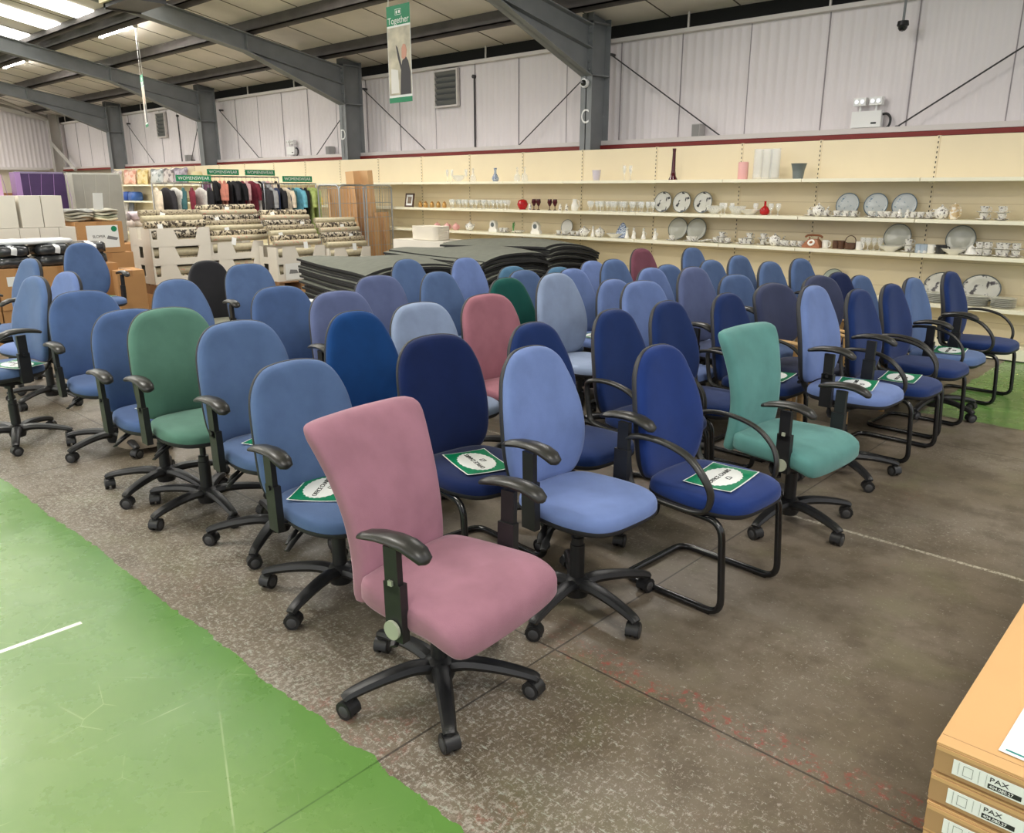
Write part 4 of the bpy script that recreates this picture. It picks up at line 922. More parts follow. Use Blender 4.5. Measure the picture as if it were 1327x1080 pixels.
ITEMS = [['red_vase',1,-5.77,9.22],['pink_candle',1,-4.8,9.22],['tall_glass',1,-4.61,9.22],['tall_glass',1,-4.5,9.22],['tall_glass',1,-4.4,9.22],['grey_pot',1,-4.11,9.22],['white_pot',1,-7.0,9.22],['flute',1,-6.53,9.22],['flute',1,-6.43,9.22],['blue_vase',1,-8.95,9.22],['decanter',1,-8.49,9.22],['decanter',1,-8.34,9.22],['glass_bowl',1,-9.78,9.22],['flute',1,-10.04,9.22],['flute',1,-9.93,9.22],['flute',1,-9.6,9.22],['decanter',1,-9.44,9.22],['floral_plate',2,-6.01,9.4],['floral_plate',2,-5.72,9.4],['floral_plate',2,-5.41,9.4],['red_bowl',2,-8.38,9.22],['dark_goblet',2,-8.15,9.22],['dark_goblet',2,-8.06,9.22],['dark_goblet',2,-7.84,9.22],['dark_goblet',2,-7.74,9.22],['white_jug',2,-7.37,9.22],['small_ornament',2,-7.64,9.22],['small_ornament',2,-7.52,9.22],['small_ornament',2,-8.23,9.22],['glass',2,-10.09,9.36],['glass',2,-10.0,9.36],['glass',2,-9.91,9.36],['glass',2,-9.81,9.36],['glass',2,-9.72,9.36],['glass',2,-9.63,9.36],['glass',2,-9.54,9.36],['glass',2,-9.45,9.36],['glass',2,-9.37,9.36],['glass',2,-9.28,9.36],['glass',2,-9.19,9.36],['glass',2,-9.11,9.36],['glass',2,-9.02,9.36],['glass',2,-8.94,9.36],['glass',2,-8.85,9.36],['glass',2,-7.2,9.36],['glass',2,-7.11,9.36],['glass',2,-7.03,9.36],['glass',2,-6.95,9.36],['glass',2,-6.87,9.36],['glass',2,-6.79,9.36],['glass',2,-6.71,9.36],['glass',2,-6.63,9.36],['glass',2,-6.56,9.36],['glass',2,-6.48,9.36],['glass',2,-6.4,9.36],['glass',2,-6.33,9.36],['glass',2,-6.25,9.36],['glass',2,-6.18,9.36],['glass',2,-9.98,9.22],['glass',2,-9.89,9.22],['glass',2,-9.8,9.22],['glass',2,-9.7,9.22],['glass',2,-9.61,9.22],['glass',2,-9.52,9.22],['glass',2,-9.44,9.22],['glass',2,-9.35,9.22],['glass',2,-9.26,9.22],['glass',2,-9.17,9.22],['glass',2,-9.09,9.22],['glass',2,-9.0,9.22],['glass',2,-8.92,9.22],['glass',2,-8.84,9.22],['glass',2,-8.75,9.22],['glass',2,-8.67,9.22],['glass',2,-7.13,9.22],['glass',2,-7.05,9.22],['glass',2,-6.97,9.22],['glass',2,-6.89,9.22],['glass',2,-6.81,9.22],['glass',2,-6.73,9.22],['glass',2,-6.65,9.22],['glass',2,-6.57,9.22],['glass',2,-6.5,9.22],['glass',2,-6.42,9.22],['glass',2,-6.35,9.22],['glass',2,-6.27,9.22],['glass',2,-6.2,9.22],['glass',2,-6.12,9.22],['glass',2,-6.05,9.22],['glass',2,-5.06,9.22],['glass',2,-5.0,9.22],['glass',2,-4.91,9.22],['glass',2,-4.61,9.22],['glass',2,-4.39,9.22],['glass',2,-4.32,9.22],['glass_bowl',2,-5.15,9.22],['glass_bowl',2,-4.84,9.22],['white_bowl',2,-4.67,9.22],['red_flask',2,-4.48,9.22],['photo_frame',2,-11.04,9.22],['brass_jar',2,-10.74,9.22],['brass_jar',2,-10.6,9.22],['brass_jar',2,-10.44,9.22],['brass_jar',2,-10.28,9.22],['brass_jar',2,-10.13,9.22],['teapot',2,-3.83,9.22],['cup',2,-3.92,9.22],['cup',2,-3.74,9.22],['blue_plate',2,-3.58,9.42],['blue_plate',2,-3.27,9.42],['blue_plate',2,-2.97,9.42],['cup',2,-3.62,9.22],['cup',2,-3.52,9.22],['cup',2,-3.43,9.22],['cup',2,-3.24,9.22],['cup',2,-3.14,9.22],['cup',2,-3.08,9.22],['cup',2,-3.0,9.22],['cup',2,-2.81,9.22],['cup',2,-2.74,9.22],['small_ornament',2,-2.95,9.22],['small_ornament',2,-2.87,9.22],['teapot',2,-2.54,9.22],['gold_jug',2,-2.42,9.22],['cup',2,-2.65,9.22],['cup_stack',2,-2.15,9.22],['cup_stack',2,-1.99,9.22],['pink_pot',3,-10.32,9.22],['pink_pot',3,-10.07,9.22],['pink_pot',3,-9.86,9.22],['teapot',3,-9.53,9.22],['mantel_clock',3,-8.99,9.22],['cup',3,-8.82,9.22],['cup',3,-8.74,9.22],['green_figurine',3,-8.57,9.22],['oval_dish',3,-8.48,9.22],['mantel_clock',3,-8.1,9.22],['white_plate',3,-7.64,9.4],['cup',3,-7.66,9.22],['cup',3,-7.56,9.22],['cup',3,-7.4,9.22],['cup',3,-7.3,9.22],['teapot',3,-7.19,9.22],['teapot',3,-6.91,9.22],['white_bowl',3,-6.65,9.22],['blue_shield',3,-6.54,9.22],['figurine',3,-7.03,9.22],['figurine',3,-6.45,9.22],['figurine',3,-6.34,9.22],['figurine',3,-6.18,9.22],['figurine',3,-6.0,9.22],['grey_plate',3,-5.77,9.42],['grey_plate',3,-5.49,9.42],['cup',3,-5.74,9.22],['cup',3,-5.48,9.22],['cup',3,-5.41,9.22],['saucer_row',3,-5.23,9.22],['cup_stack',3,-5.02,9.22],['cup',3,-5.1,9.22],['cup',3,-4.94,9.22],['cup',3,-4.75,9.22],['cup',3,-4.7,9.22],['cup_stack',3,-4.65,9.22],['cup_stack',3,-4.47,9.22],['teapot',3,-4.32,9.22],['cup',3,-4.22,9.22],['cup',3,-4.18,9.22],['cup',3,-4.09,9.22],['cup',3,-4.0,9.22],['telephone',3,-3.85,9.22],['white_mug',3,-3.71,9.22],['brown_mug',3,-3.59,9.22],['brown_mug',3,-3.53,9.22],['basket_pot',3,-3.43,9.22],['white_mug',3,-3.33,9.22],['glass',3,-3.29,9.22],['glass',3,-3.23,9.22],['glass',3,-3.18,9.22],['glass',3,-3.12,9.22],['grey_plate',3,-3.0,9.42],['white_bowl',3,-3.0,9.22],['cup_stack',3,-2.82,9.22],['blue_mug',3,-2.71,9.22],['blue_mug',3,-2.66,9.22],['white_mug',3,-2.59,9.22],['black_mug',3,-2.51,9.22],['black_mug',3,-2.48,9.22],['grey_plate',3,-2.37,9.42],['white_bowl',3,-2.37,9.22],['bell_dish',3,-2.21,9.22],['cup_stack',3,-2.14,9.22],['cup_stack',3,-2.07,9.22],['cup_stack',3,-1.96,9.22],['cup_stack',3,-1.91,9.22],['cup_stack',3,-1.82,9.22],['glass_plate',4,-3.65,9.42],['leaf_plate',4,-2.48,9.42],['leaf_plate',4,-2.11,9.42],['plate_pile',4,-2.47,9.22],['plate_pile',4,-2.1,9.22],['plate_pile',4,-1.85,9.22],['yellow_figurine',2,-14.22,9.22],['yellow_figurine',2,-14.03,9.22],['yellow_figurine',2,-13.84,9.22],['yellow_figurine',2,-13.66,9.22]]
SHZ = {1:1.76,2:1.35,3:1.0,4:.5}; SHN = {1:'top shelf',2:'second shelf down',3:'third shelf down',4:'lowest visible shelf'}
DESC = {'red_vase':('tall slim dark red vase','vase'),'pink_candle':('thick pink candle','candle'),'tall_glass':('tall clear cylinder vase','vase'),'grey_pot':('flared grey plant pot','pot'),'white_pot':('pale lilac tapered vase','vase'),'flute':('slender clear stem glass','glass'),'blue_vase':('blue patterned bottle vase','vase'),'decanter':('clear glass decanter','decanter'),'glass_bowl':('clear glass bowl','bowl'),'floral_plate':('dinner plate with black flowers stood upright','plate'),'red_bowl':('round ruby red glass bowl','bowl'),'dark_goblet':('dark red glass goblet','glass'),'white_jug':('white china jug','jug'),'small_ornament':('small china ornament','ornament'),'glass':('clear stem glass','glass'),'white_bowl':('wide white bowl','bowl'),'red_flask':('round bright red glass flask','flask'),'photo_frame':('dark brown photo frame','photo frame'),'brass_jar':('small brass coloured jar','jar'),'teapot':('china teapot','teapot'),'cup':('patterned tea cup on a saucer','cup'),'blue_plate':('blue rimmed plate stood upright','plate'),'gold_jug':('gilt lidded jug','jug'),'cup_stack':('two stacked cups with saucers','cups'),'pink_pot':('pink lidded pot','pot'),'mantel_clock':('white china mantel clock','clock'),'green_figurine':('green figurine','figurine'),'oval_dish':('oval patterned serving dish','dish'),'white_plate':('white plate stood upright','plate'),'blue_shield':('pointed blue patterned dish stood upright','dish'),'figurine':('white china figurine','figurine'),'grey_plate':('large pale grey plate stood upright','plate'),'saucer_row':('row of leaning patterned saucers','saucers'),'telephone':('old-fashioned brown telephone with white dial','telephone'),'white_mug':('white mug','mug'),'brown_mug':('dark brown mug','mug'),'basket_pot':('brown pot with a hoop handle','pot'),'blue_mug':('blue and white mug','mug'),'black_mug':('black mug','mug'),'bell_dish':('white dish with a bell-shaped cover','dish'),'glass_plate':('greenish glass plate stood upright','plate'),'leaf_plate':('octagonal leaf-printed plate','plate'),'plate_pile':('pile of pale plates','plates'),'yellow_figurine':('small yellow figurine','figurine')}
ORD = ['first','second','third','fourth','fifth','sixth','seventh','eighth','ninth','tenth','eleventh','twelfth','thirteenth','fourteenth','fifteenth','sixteenth','seventeenth','eighteenth','nineteenth','twentieth']
cnt = {}
for t, s, x, y in ITEMS: cnt.setdefault((t, s), []).append(x)
for t, s, x, y in ITEMS:
    me = cached(('item', t), lambda: it_mesh(t)); xs = sorted(cnt[(t, s)]); d, cat = DESC[t]
    if t == 'glass' and s == 2:
        lab = d+(' in the crowd left of the red bowl on the second shelf down' if x < -8.7 else ' in the crowd between the white jug and the black-flowered plates' if x < -6.2 else ' in the loose row around the bright red flask')
        grp = lab
    elif len(xs) == 1: lab = d+' on the '+SHN[s]; grp = None
    elif len(xs) == 2: lab = ('left' if x == xs[0] else 'right')+' of two: '+d+' on the '+SHN[s]; grp = d+'s on the '+SHN[s]
    else: lab = '%s, %s from the left on the %s' % (d, ORD[xs.index(x)], SHN[s]); grp = d+'s on the '+SHN[s]
    if t in ('teapot','cup','gold_jug','cup_stack','figurine','white_mug','brown_mug','pink_pot'): rz = random.uniform(-.9,.9)
    else: rz = 0
    jy = random.uniform(-.03,.03) if t == 'glass' else 0
    tag(link(t, me, None, (x, y+jy-(0.0 if y > 9.3 else 0), SHZ[s]+.001), (0,0,rz)), lab, cat, grp)
# ============================================================ STACKED GOODS BEHIND THE CHAIRS
def boxmesh(w, d, h, m=None, lid=True, key='carton'):
    """carton: x depth d, y width w, z height h, origin bottom centre"""
    def f():
        mb = MB(); mb.box(-d/2, d/2, -w/2, w/2, 0, h)
        if lid:
            mb.box(d/2, d/2+.0012, -w*.06, w*.06, h-.07, h, 1); mb.box(-d/2, d/2, -.025, .025, h, h+.0012, 1)
            mb.box(-d*.5-.001, d*.5+.001, -w/2-.001, w/2+.001, h*.5-.001, h*.5+.0, 0)
        return mb.mesh(key, [m or CARD, mat('parcel_tape', srgb(176,128,80), rough=.35)])
    return cached((key, round(w,3), round(d,3), round(h,3), (m or CARD).name), f)
def carton(x, y, z, w, d, h, lab, rz=0, m=None, grp=None, name='cardboard_box', lid=True):
    return tag(link(name, boxmesh(w, d, h, m, lid, name), None, (x, y, z), (0,0,radians(rz))), lab, 'box', grp)
def flat(name, par, w, h, m, loc, rot=(0,0,0)):
    def f():
        mb = MB(); mb.box(-.0006, .0006, -w/2, w/2, -h/2, h/2); return mb.mesh(name, m)
    return link(name, cached(('flat', name, w, h, m.name), f), par, loc, rot)
# brown boxes with a printed label, stack left of the crates
b = carton(-10.98, 3.93, .88, .56, .62, .38, 'brown box with a big white printed label, left of the rug crates')
l = flat('printed_label', b, .38, .27, PAPER, (.313,.03,.20))
link('lettering', text_mesh('SLOPER', .045, INK), l, (.001,-.05,0), (pi/2,0,pi/2)); 
mb = MB(); mb.cyl((0,0,0),(.001,0,0),.035,n=20); link('round_logo', mb.mesh('round_logo', GREENP), l, (.001,.14,.09))
mb = MB(); mb.loft([[(0,-.05,-.01),(0,.07,-.03),(0,.09,.0),(0,-.03,.03)],[(.001,-.05,-.01),(.001,.07,-.03),(.001,.09,.0),(.001,-.03,.03)]]); link('product_sketch', mb.mesh('product_sketch', mat('print_grey', srgb(130,130,130))), l, (0,.09,-.02))
b = carton(-10.98, 4.0, .42, .60, .62, .455, 'brown box under the box with the big white label'); flat('small_label', b, .13,.07, PAPER, (.312,.12,.18))
carton(-10.98, 4.0, 0, .60, .62, .415, 'brown box at the bottom of the stack left of the rug crates')
# white boxes
for i in range(5):
    carton(-10.85, 2.72+i*.213, .88, .207, .36, .33, 'white carton in the lower row at far left, %s from the left' % ORD[i], m=WCARD, grp='white cartons lower row', name='white_carton', lid=False)
    
for i in range(4):
    y = 2.70+i*.235+(.03 if i > 1 else 0)
    o = carton(-10.85, y, 1.215, .225, .34, .36, 'tall white carton in the upper row at far left, %s from the left' % ORD[i], m=WCARD, grp='white cartons upper row', name='white_carton', lid=False)
carton(-10.95, 3.20, 0, 1.05, .5, .875, 'wide brown box carrying the white cartons at far left')
# nearer brown boxes carrying black wrapped bundles
bl = ['left','second','third','right-hand']
for i in range(4):
    w = .40; y = 2.28+i*.415
    b = carton(-10.02+(.02*(i%2)), y, .40, w, .55, .43, bl[i]+' of the four brown boxes under the black wrapped bundles at far left', grp='boxes under the black bundles')
    if i == 1: flat('small_label', b, .08,.10, PAPER, (.277,-.08,.30))
    carton(-10.02, y, 0, w, .55, .395, bl[i]+' bottom box under the black wrapped bundles at far left', grp='bottom boxes at far left')
PLAST = mat('black_wrapped_plastic', (.035,.037,.042), rough=.22, bump=1.0, bscale=22, spec=.7)
CLEARW = mat('clear_wrap_edge', (.75,.76,.78), rough=.2, bump=.8, bscale=25)
def bundle(w, d, h, seed):
    rnd = random.Random(seed); mb = MB(); n = 26; rings = []
    for k, (s, z) in enumerate([(.80,0),(.98,.10*h),(1.0,.5*h),(.97,.85*h),(.82,h),(.4,h*1.03),(.05,h*1.03)]):
        ring = []
        for j in range(n):
            t = 2*pi*j/n; c, si = cos(t), sin(t); q = (abs(c)**4+abs(si)**4)**-.25
            jt = 1+rnd.uniform(-.03,.03)
            ring.append((d/2*s*q*c*jt, w/2*s*q*si*jt, z+rnd.uniform(-.006,.006)))
        rings.append(ring)
    mb.loft(rings); return mb.mesh('bundle', PLAST, 80)
BM = [bundle(.36,.42,.115,k) for k in range(3)]
for i in range(4):
    for k in range(2):
        y = 2.30+i*.40
        o = tag(link('plastic_wrapped_bundle', BM[(i+k)%3], None, (-9.98, y, .832+k*.118), (0,0,radians(90*k*0+random.uniform(-5,5)))),
            '%s bundle wrapped in black plastic at far left, %s from the left' % ('upper' if k else 'lower', ORD[i]), 'bundle', 'black plastic wrapped bundles')
        if k:
            mb = MB(); mb.sweep(catmull([(-.2,0,.118),(-.05,.03,.125),(.12,-.02,.122),(.215,.01,.09),(.225,0,.02)],4,False),[.03]*17,[.004]*17,8)
            link('clear_wrap', cached('cwrap', lambda: mb.mesh('clear_wrap', CLEARW)), o)
mb = MB(); mb.box(-.25,.25,-.3,.3,0,.004)
tag(link('clear_plastic_sheet', bundle(.9,.42,.05,9), None, (-10.02,2.9,1.07)), 'crumpled clear plastic sheet lying over the black bundles', 'plastic sheet'); bpy.data.objects['clear_plastic_sheet'].data.materials.clear(); bpy.data.objects['clear_plastic_sheet'].data.materials.append(CLEARW)
carton(-9.72, 3.80, 0, .30, .42, .75, 'brown box standing behind the blue chair with the outstretched arm', rz=-6)
# wrapped mattresses
def mattress(x, y, z, w, d, h, m, em, lab, rz=0):
    def f():
        mb = MB(); P = [(u*w/2, v*h) for u, v in ((1,.04),(1,.96),(.93,1),(-.93,1),(-1,.96),(-1,.04),(-.93,0),(.93,0))]
        mb.loft([[(ww, u*s, (v-h/2)*s+h/2) for u, v in P] for s, ww in ((.9,-d/2),(1,-d/2+.03),(1,0),(1,d/2-.03),(.95,d/2),(.3,d/2+.01))]); return mb
    r = thing('wrapped_mattress', lab, 'mattress', (x, y, z), radians(rz))
    link('mattress_body', f().mesh('mattress_body', m), r)
    mb = MB()
    for k in range(5):
        yy = -w/2+w*k/4
        mb.sweep([(d/2+.008, yy+random.uniform(-.03,.03), h*random.uniform(.05,.5)), (d/2+.016, yy+random.uniform(-.05,.05), h*random.uniform(.5,.7)), (d/2+.008, yy, h*.97)], .003, .002, 5)
    mb.box(-d/2-.012, d/2+.012, -w/2-.02, -w/2+.05, h*.02, h*.99)
    link('clear_wrapping', mb.mesh('clear_wrapping', em), r)
PWR = mat('lilac_film', srgb(178,140,196), rough=.2, alpha=.75, bump=.8, bscale=18); CWR = mat('clear_film', srgb(225,222,210), rough=.2, alpha=.6, bump=.8, bscale=18)
mattress(-12.15, 3.80, .9, .60, .18, .97, mat('purple_mattress', srgb(58,34,78), rough=.3, var=.2, vscale=4, bump=.4, bscale=12), PWR, 'dark purple mattress in plastic film standing behind the white cartons')
mattress(-12.35, 4.56, .9, .72, .16, .97, mat('grey_mattress', srgb(146,144,136), rough=.3, var=.08, vscale=4, bump=.4, bscale=12), CWR, 'grey mattress wrapped in clear film behind the folded cloths')
carton(-12.2, 4.2, 0, 1.55, .5, .895, 'large brown box supporting the wrapped mattresses')
mattress(-12.2, 3.16, .9, .34, .3, .96, mat('lilac_mattress', srgb(205,160,200), rough=.3, var=.1, vscale=5), PWR, 'lilac wrapped roll at the left edge behind the white cartons')
carton(-12.5, 3.42, .9, .22, .3, .70, 'brown box between the lilac roll and the purple mattress')
carton(-12.2, 3.0, 0, .75, .5, .895, 'brown box supporting the lilac wrapped roll')
# folded cloths pile
CL = [mat('cloth_%d' % i, srgb(*c), rough=.9, var=.12, vscale=12) for i, c in enumerate([(196,190,170),(168,164,150),(205,200,184),(150,150,146),(214,206,176),(178,182,160)])]
def cloth(w, d, h, seed):
    rnd = random.Random(seed); mb = MB(); n = 22; R = []
    for s, z in ((.9,0),(1,.3*h),(1,.7*h),(.9,h),(.3,h*1.05)):
        R.append([(d/2*s*cos(t)*(abs(cos(t))**4+abs(sin(t))**4)**-.25*(1+rnd.uniform(-.05,.05)), w/2*s*sin(t)*(abs(cos(t))**4+abs(sin(t))**4)**-.25*(1+rnd.uniform(-.05,.05)), z+rnd.uniform(-.004,.004)+.01*sin(3*t+seed)) for t in [2*pi*j/n for j in range(n)]])
    return mb.loft(R)
k = 0
for (cx, cy, nn) in ((-10.95,3.78,4),(-10.95,4.08,4)):
    for i in range(nn):
        me = cloth(.30, .45, .03, k).mesh('folded_cloth', CL[k % 6], 80)
        tag(link('folded_cloth', me, None, (cx+random.uniform(-.02,.02), cy+random.uniform(-.02,.02), 1.272+i*.034), (0,0,random.uniform(-.12,.12))), 'folded cloth, %s from the bottom in the %s pile on the labelled brown box' % (ORD[i], 'left' if cy < 3.9 else 'right'), 'cloth', 'folded cloths on the box'); k += 1
o = link('tall_price_card', MB().box(-.002,.002,-.06,.06,0,.20).mesh('tall_price_card', PAPER), None, (-10.75,3.98,1.405), (0,.15,.1)); tag(o, 'white card sticking up out of the folded cloths', 'card')

# crates of rolled rugs
def rug_mat(name, a, bcol, sc, th):
    m = chm(name, a, bcol, sc, th); m.node_tree.nodes['Principled BSDF'].inputs['Roughness'].default_value = .95; return m
RUG = [rug_mat('rug_pattern_a', srgb(196,184,158), srgb(70,60,50), 26, .50), rug_mat('rug_pattern_b', srgb(168,156,132), srgb(90,78,66), 40, .55), rug_mat('rug_pattern_c', srgb(186,176,150), srgb(196,150,130), 30, .58),
       mat('rug_plain_beige', srgb(190,180,152), rough=.95, var=.12, vscale=20), rug_mat('rug_pattern_d', srgb(60,54,48), srgb(190,180,160), 32, .48)]
def rug_mesh(L, r, m):
    def f():
        mb = MB(); n = 18; R = []
        for yy in (-L/2, -L/2+.004, L/2-.004, L/2): R.append([(r*cos(2*pi*j/n)*(1 if abs(yy) < L/2 else .9), yy, r*sin(2*pi*j/n)*(1 if abs(yy) < L/2 else .9)) for j in range(n)])
        mb.loft(R)
        sp = [((r*(1-.1*q/1.2)+.001)*cos(q), sgn*(L/2+.001), (r*(1-.1*q/1.2))*sin(q)) for sgn in (1,) for q in [0]]
        for s in (-1, 1):
            P = [( (r*.92-.0035*q)*cos(q), s*(L/2), (r*.92-.0035*q)*sin(q)) for q in [i*.5 for i in range(30)] if r*.92-.0035*q > .006]
            mb.sweep(P, .0022, .0022, 4, mi=1)
        return mb.mesh('rolled_rug', [m, mat('rug_backing', srgb(150,138,112), rough=.95)], 60)
    return cached(('rug', round(L,2), round(r,3), m.name), f)
def crate_mesh(w, d, h):
    def f():
        mb = MB(); t = .006; X = d/2; c0, c1 = -w*.12, w*.30; s0, s1 = c0+.06, c1-.05; zc = h*.38
        # front face (+x) with a wide trapezoid cut-out
        def slabx(P, x0, x1): mb.loft([[(x0, y, z) for y, z in P], [(x1, y, z) for y, z in P]])
        slabx([(-w/2+.14,0),(c0+.0,0),(s0,zc),(c0,h),(-w/2+.14,h)], X-t, X); slabx([(c0,0),(s1+.05,0),(s1,zc),(s0,zc)], X-t, X); slabx([(s1+.05,0),(w/2,0),(w/2,h),(c1,h),(s1,zc)], X-t, X)
        slabx([(-w/2,0),(-w/2+.14,0),(-w/2+.14,h*.42),(-w/2,h*.42)], X-t, X); slabx([(-w/2,h*.42),(-w/2+.035,h*.42),(-w/2+.025,h),(-w/2,h)], X-t, X); slabx([(-w/2+.095,h*.42),(-w/2+.14,h*.42),(-w/2+.14,h),(-w/2+.105,h)], X-t, X)
        mb.box(-X, -X+t, -w/2, w/2, 0, h)
        for s in (-1, 1):
            y0, y1 = (s*w/2-t, s*w/2) if s > 0 else (-w/2, -w/2+t)
            mb.box(-X, -.06, y0, y1, 0, h); mb.box(.06, X, y0, y1, 0, h); mb.box(-.06, .06, y0, y1, 0, h*.4)
        mb.box(-X, X, -w/2, w/2, 0, t)
        return mb.mesh('rug_crate', WCARD)
    return cached(('crate', w, d, h), f)
def pallet(x, y, z, w, d, lab):
    mb = MB()
    for i in range(6): mb.box(-d/2+i*d/5.6, -d/2+i*d/5.6+.09, -w/2, w/2, .12, .14)
    for yy in (-w/2+.05, 0, w/2-.05): mb.box(-d/2, d/2, yy-.045, yy+.045, .02, .12); mb.box(-d/2, d/2, yy-.045, yy+.045, 0, .02)
    tag(link('wooden_pallet', mb.mesh('wooden_pallet', mat('pallet_wood', srgb(150,116,84), rough=.9, var=.2, vscale=5)), None, (x, y, z)), lab, 'pallet', 'pallets under the rug crates')
def rugs(x, y, z, w, rows, lab, r=.043, step=.055, ztop=0, x0=0):
    """rows of rolls stacked in a backward-rising bank; axis along y"""
    n = 0
    for i in range(rows):
        m = RUG[(i*3+int(abs(y*7))) % 5]
        o = link('rolled_rug', rug_mesh(w-.04, r, m), None, (x-i*step, y+random.uniform(-.012,.012), z+r+i*.072), (random.uniform(-.01,.01),0,random.uniform(-.012,.012)))
        tag(o, 'rolled rug, %s from the bottom of the open pile %s' % (ORD[i], lab), 'rug', 'rolled rugs')
        if i % 2 == 0 or random.random() < .3:
            q = link('paper_tag', cached('rtag', lambda: MB().box(-.001,.001,-.035,.035,-.11,.0).mesh('paper_tag', PAPER)), o, (r+.003, random.uniform(-.3,.3)*w, .01), (random.uniform(-.3,.3),-.15,0))
ST = [(-11.43, 5.15, .86, .66, 3, .38, 'in the left crate stack'), (-11.48, 6.02, .84, .66, 2, .50, 'in the second crate stack from the left'),
      (-10.98, 6.78, .84, .62, 2, .42, 'in the third crate stack'), (-10.9, 7.64, .80, .56, 2, .36, 'in the right-hand crate stack by the cage trolley')]
LY = ['bottom','middle','top']
for (x, y, w, d, n, z0, lb) in ST:
    h = .25
    for i in range(n):
        ly = LY[i] if n == 3 else ('lower' if i == 0 else 'upper'); zz = z0+i*h
        if y > 5.5: zz = z0-.1+i*h
        tag(link('rug_crate', crate_mesh(w, d, h), None, (x, y, zz)), '%s white cardboard rug crate %s' % (ly, lb), 'crate', 'white rug crates')
        for c in range(3):
            tag(link('rolled_rug', rug_mesh(w-.04, .055, RUG[(c+i) % 5]), None, (x+d/2-.066-(c % 2)*.12, y, zz+.062+(.11 if c == 2 else 0)-(0))), 'rolled rug inside the %s crate %s, %s' % (ly, lb, ('front','back','upper')[c]), 'rug', 'rolled rugs')
    zt = z0+n*h if y < 5.5 else z0-.1+n*h
    pallet(x, y, (z0 if y < 5.5 else z0-.1)-.141, w, d, 'wooden pallet under the crates '+lb)
    carton(x, y, 0, w, d, (z0 if y < 5.5 else z0-.1)-.142, 'pale carton beneath the pallet '+lb, m=CARD2, lid=False)
rugs(-11.2, 5.13, 1.13, .90, 3, 'on the left crate stack', r=.05, step=.06)
rugs(-11.22, 6.09, .91, .96, 7, 'on the second crate stack')
rugs(-10.76, 6.78, .83, .84, 7, 'on the third crate stack')
rugs(-10.70, 7.62, .77, .78, 6, 'on the right-hand crate stack')
o = flat('product_poster', link('poster_holder', None), .48, .24, PAPER, (0,0,0)); bpy.data.objects.remove(bpy.data.objects['poster_holder'])
o.parent = None; o.location = (-10.655, 6.72, .46); tag(o, 'white printed product sheet on the front of the third crate stack', 'poster')
for s in (-.1,.11):
    mb = MB(); mb.loft([[(a,-.08,-.03),(a,.08,-.03),(a,.05,.02),(a,-.06,.03)] for a in (0,.001)]); link('product_picture', mb.mesh('product_picture', mat('print_grey',(0,0,0))), o, (.001,s,0))

# table with heap of linen left of the rails
t = thing('display_table', 'display table with heaped linens behind the left rug crates', 'table', (-14.5, 6.4, 0))
mb = MB(); mb.box(-.5,.5,-1.0,1.0,.98,1.02); link('tabletop', mb.mesh('tabletop', WCARD), t)
for sx in (-.45,.45):
    for sy in (-.95,.95): link('leg', cached('tleg', lambda: MB().box(-.025,.025,-.025,.025,0,.98).mesh('leg', GREY)), t, (sx, sy, 0))
HE = [(214,200,190),(226,214,200),(196,150,150),(188,190,160),(230,226,214),(170,160,160),(206,190,196)]
for i in range(9):
    me = cloth(.42, .5, .12, 40+i).mesh('heaped_linen', mat('linen_%d' % (i % 7), srgb(*HE[i % 7]), rough=.9, var=.2, vscale=15), 80)
    tag(link('heaped_linen', me, None, (-14.35+random.uniform(-.08,.08), 5.6+(i % 5)*.42, 1.022+(i//5)*.125), (0,0,random.uniform(-.3,.3))), '%s heap of linen, %s from the left on the display table' % (('lower','upper')[i//5], ORD[i % 5]), 'linen', 'linen heaps')

# clothes rails
def garment(w, L, seed, sleeves=True):
    rnd = random.Random(seed); mb = MB(); R = []
    for z, hw, ht in ((-.0,.05,.02),(-.02,.10,.025),(-.06,w*.5,.03),(-.14,w*.47,.038),(-.35,w*.42,.036),(-L*.8,w*.45,.04),(-L,w*.48,.042)):
        n = 20; ring = []
        for j in range(n):
            t = 2*pi*j/n; f = 1+.25*sin(5*t+seed)*(-z)
            ring.append((hw*cos(t), ht*sin(t)*f, z))
        R.append(ring)
    mb.loft(R)
    if sleeves:
        for s in (-1, 1): mb.sweep([(s*w*.44,0,-.06),(s*w*.56,0,-.15),(s*w*.60,.0,-.34)], [.05,.048,.04], [.03,.026,.024], 8)
    mb.cyl((0,0,-.005),(0,0,.05),.003,n=5,mi=1); mb.sweep(catmull([(0,0,.05),(.015,0,.065),(0,0,.082),(-.012,0,.07)],4,False),.0025,.0025,5,mi=1)
    return mb
GC = dict(white=(220,216,210),charcoal=(48,46,50),black=(28,28,32),burgundy=(120,40,56),salmon=(214,140,122),pink=(214,170,172),navy=(40,52,84),teal=(58,98,102),lime=(168,184,110),grey=(150,150,152),cream=(222,208,186),plum=(96,60,84),aqua=(110,180,200))
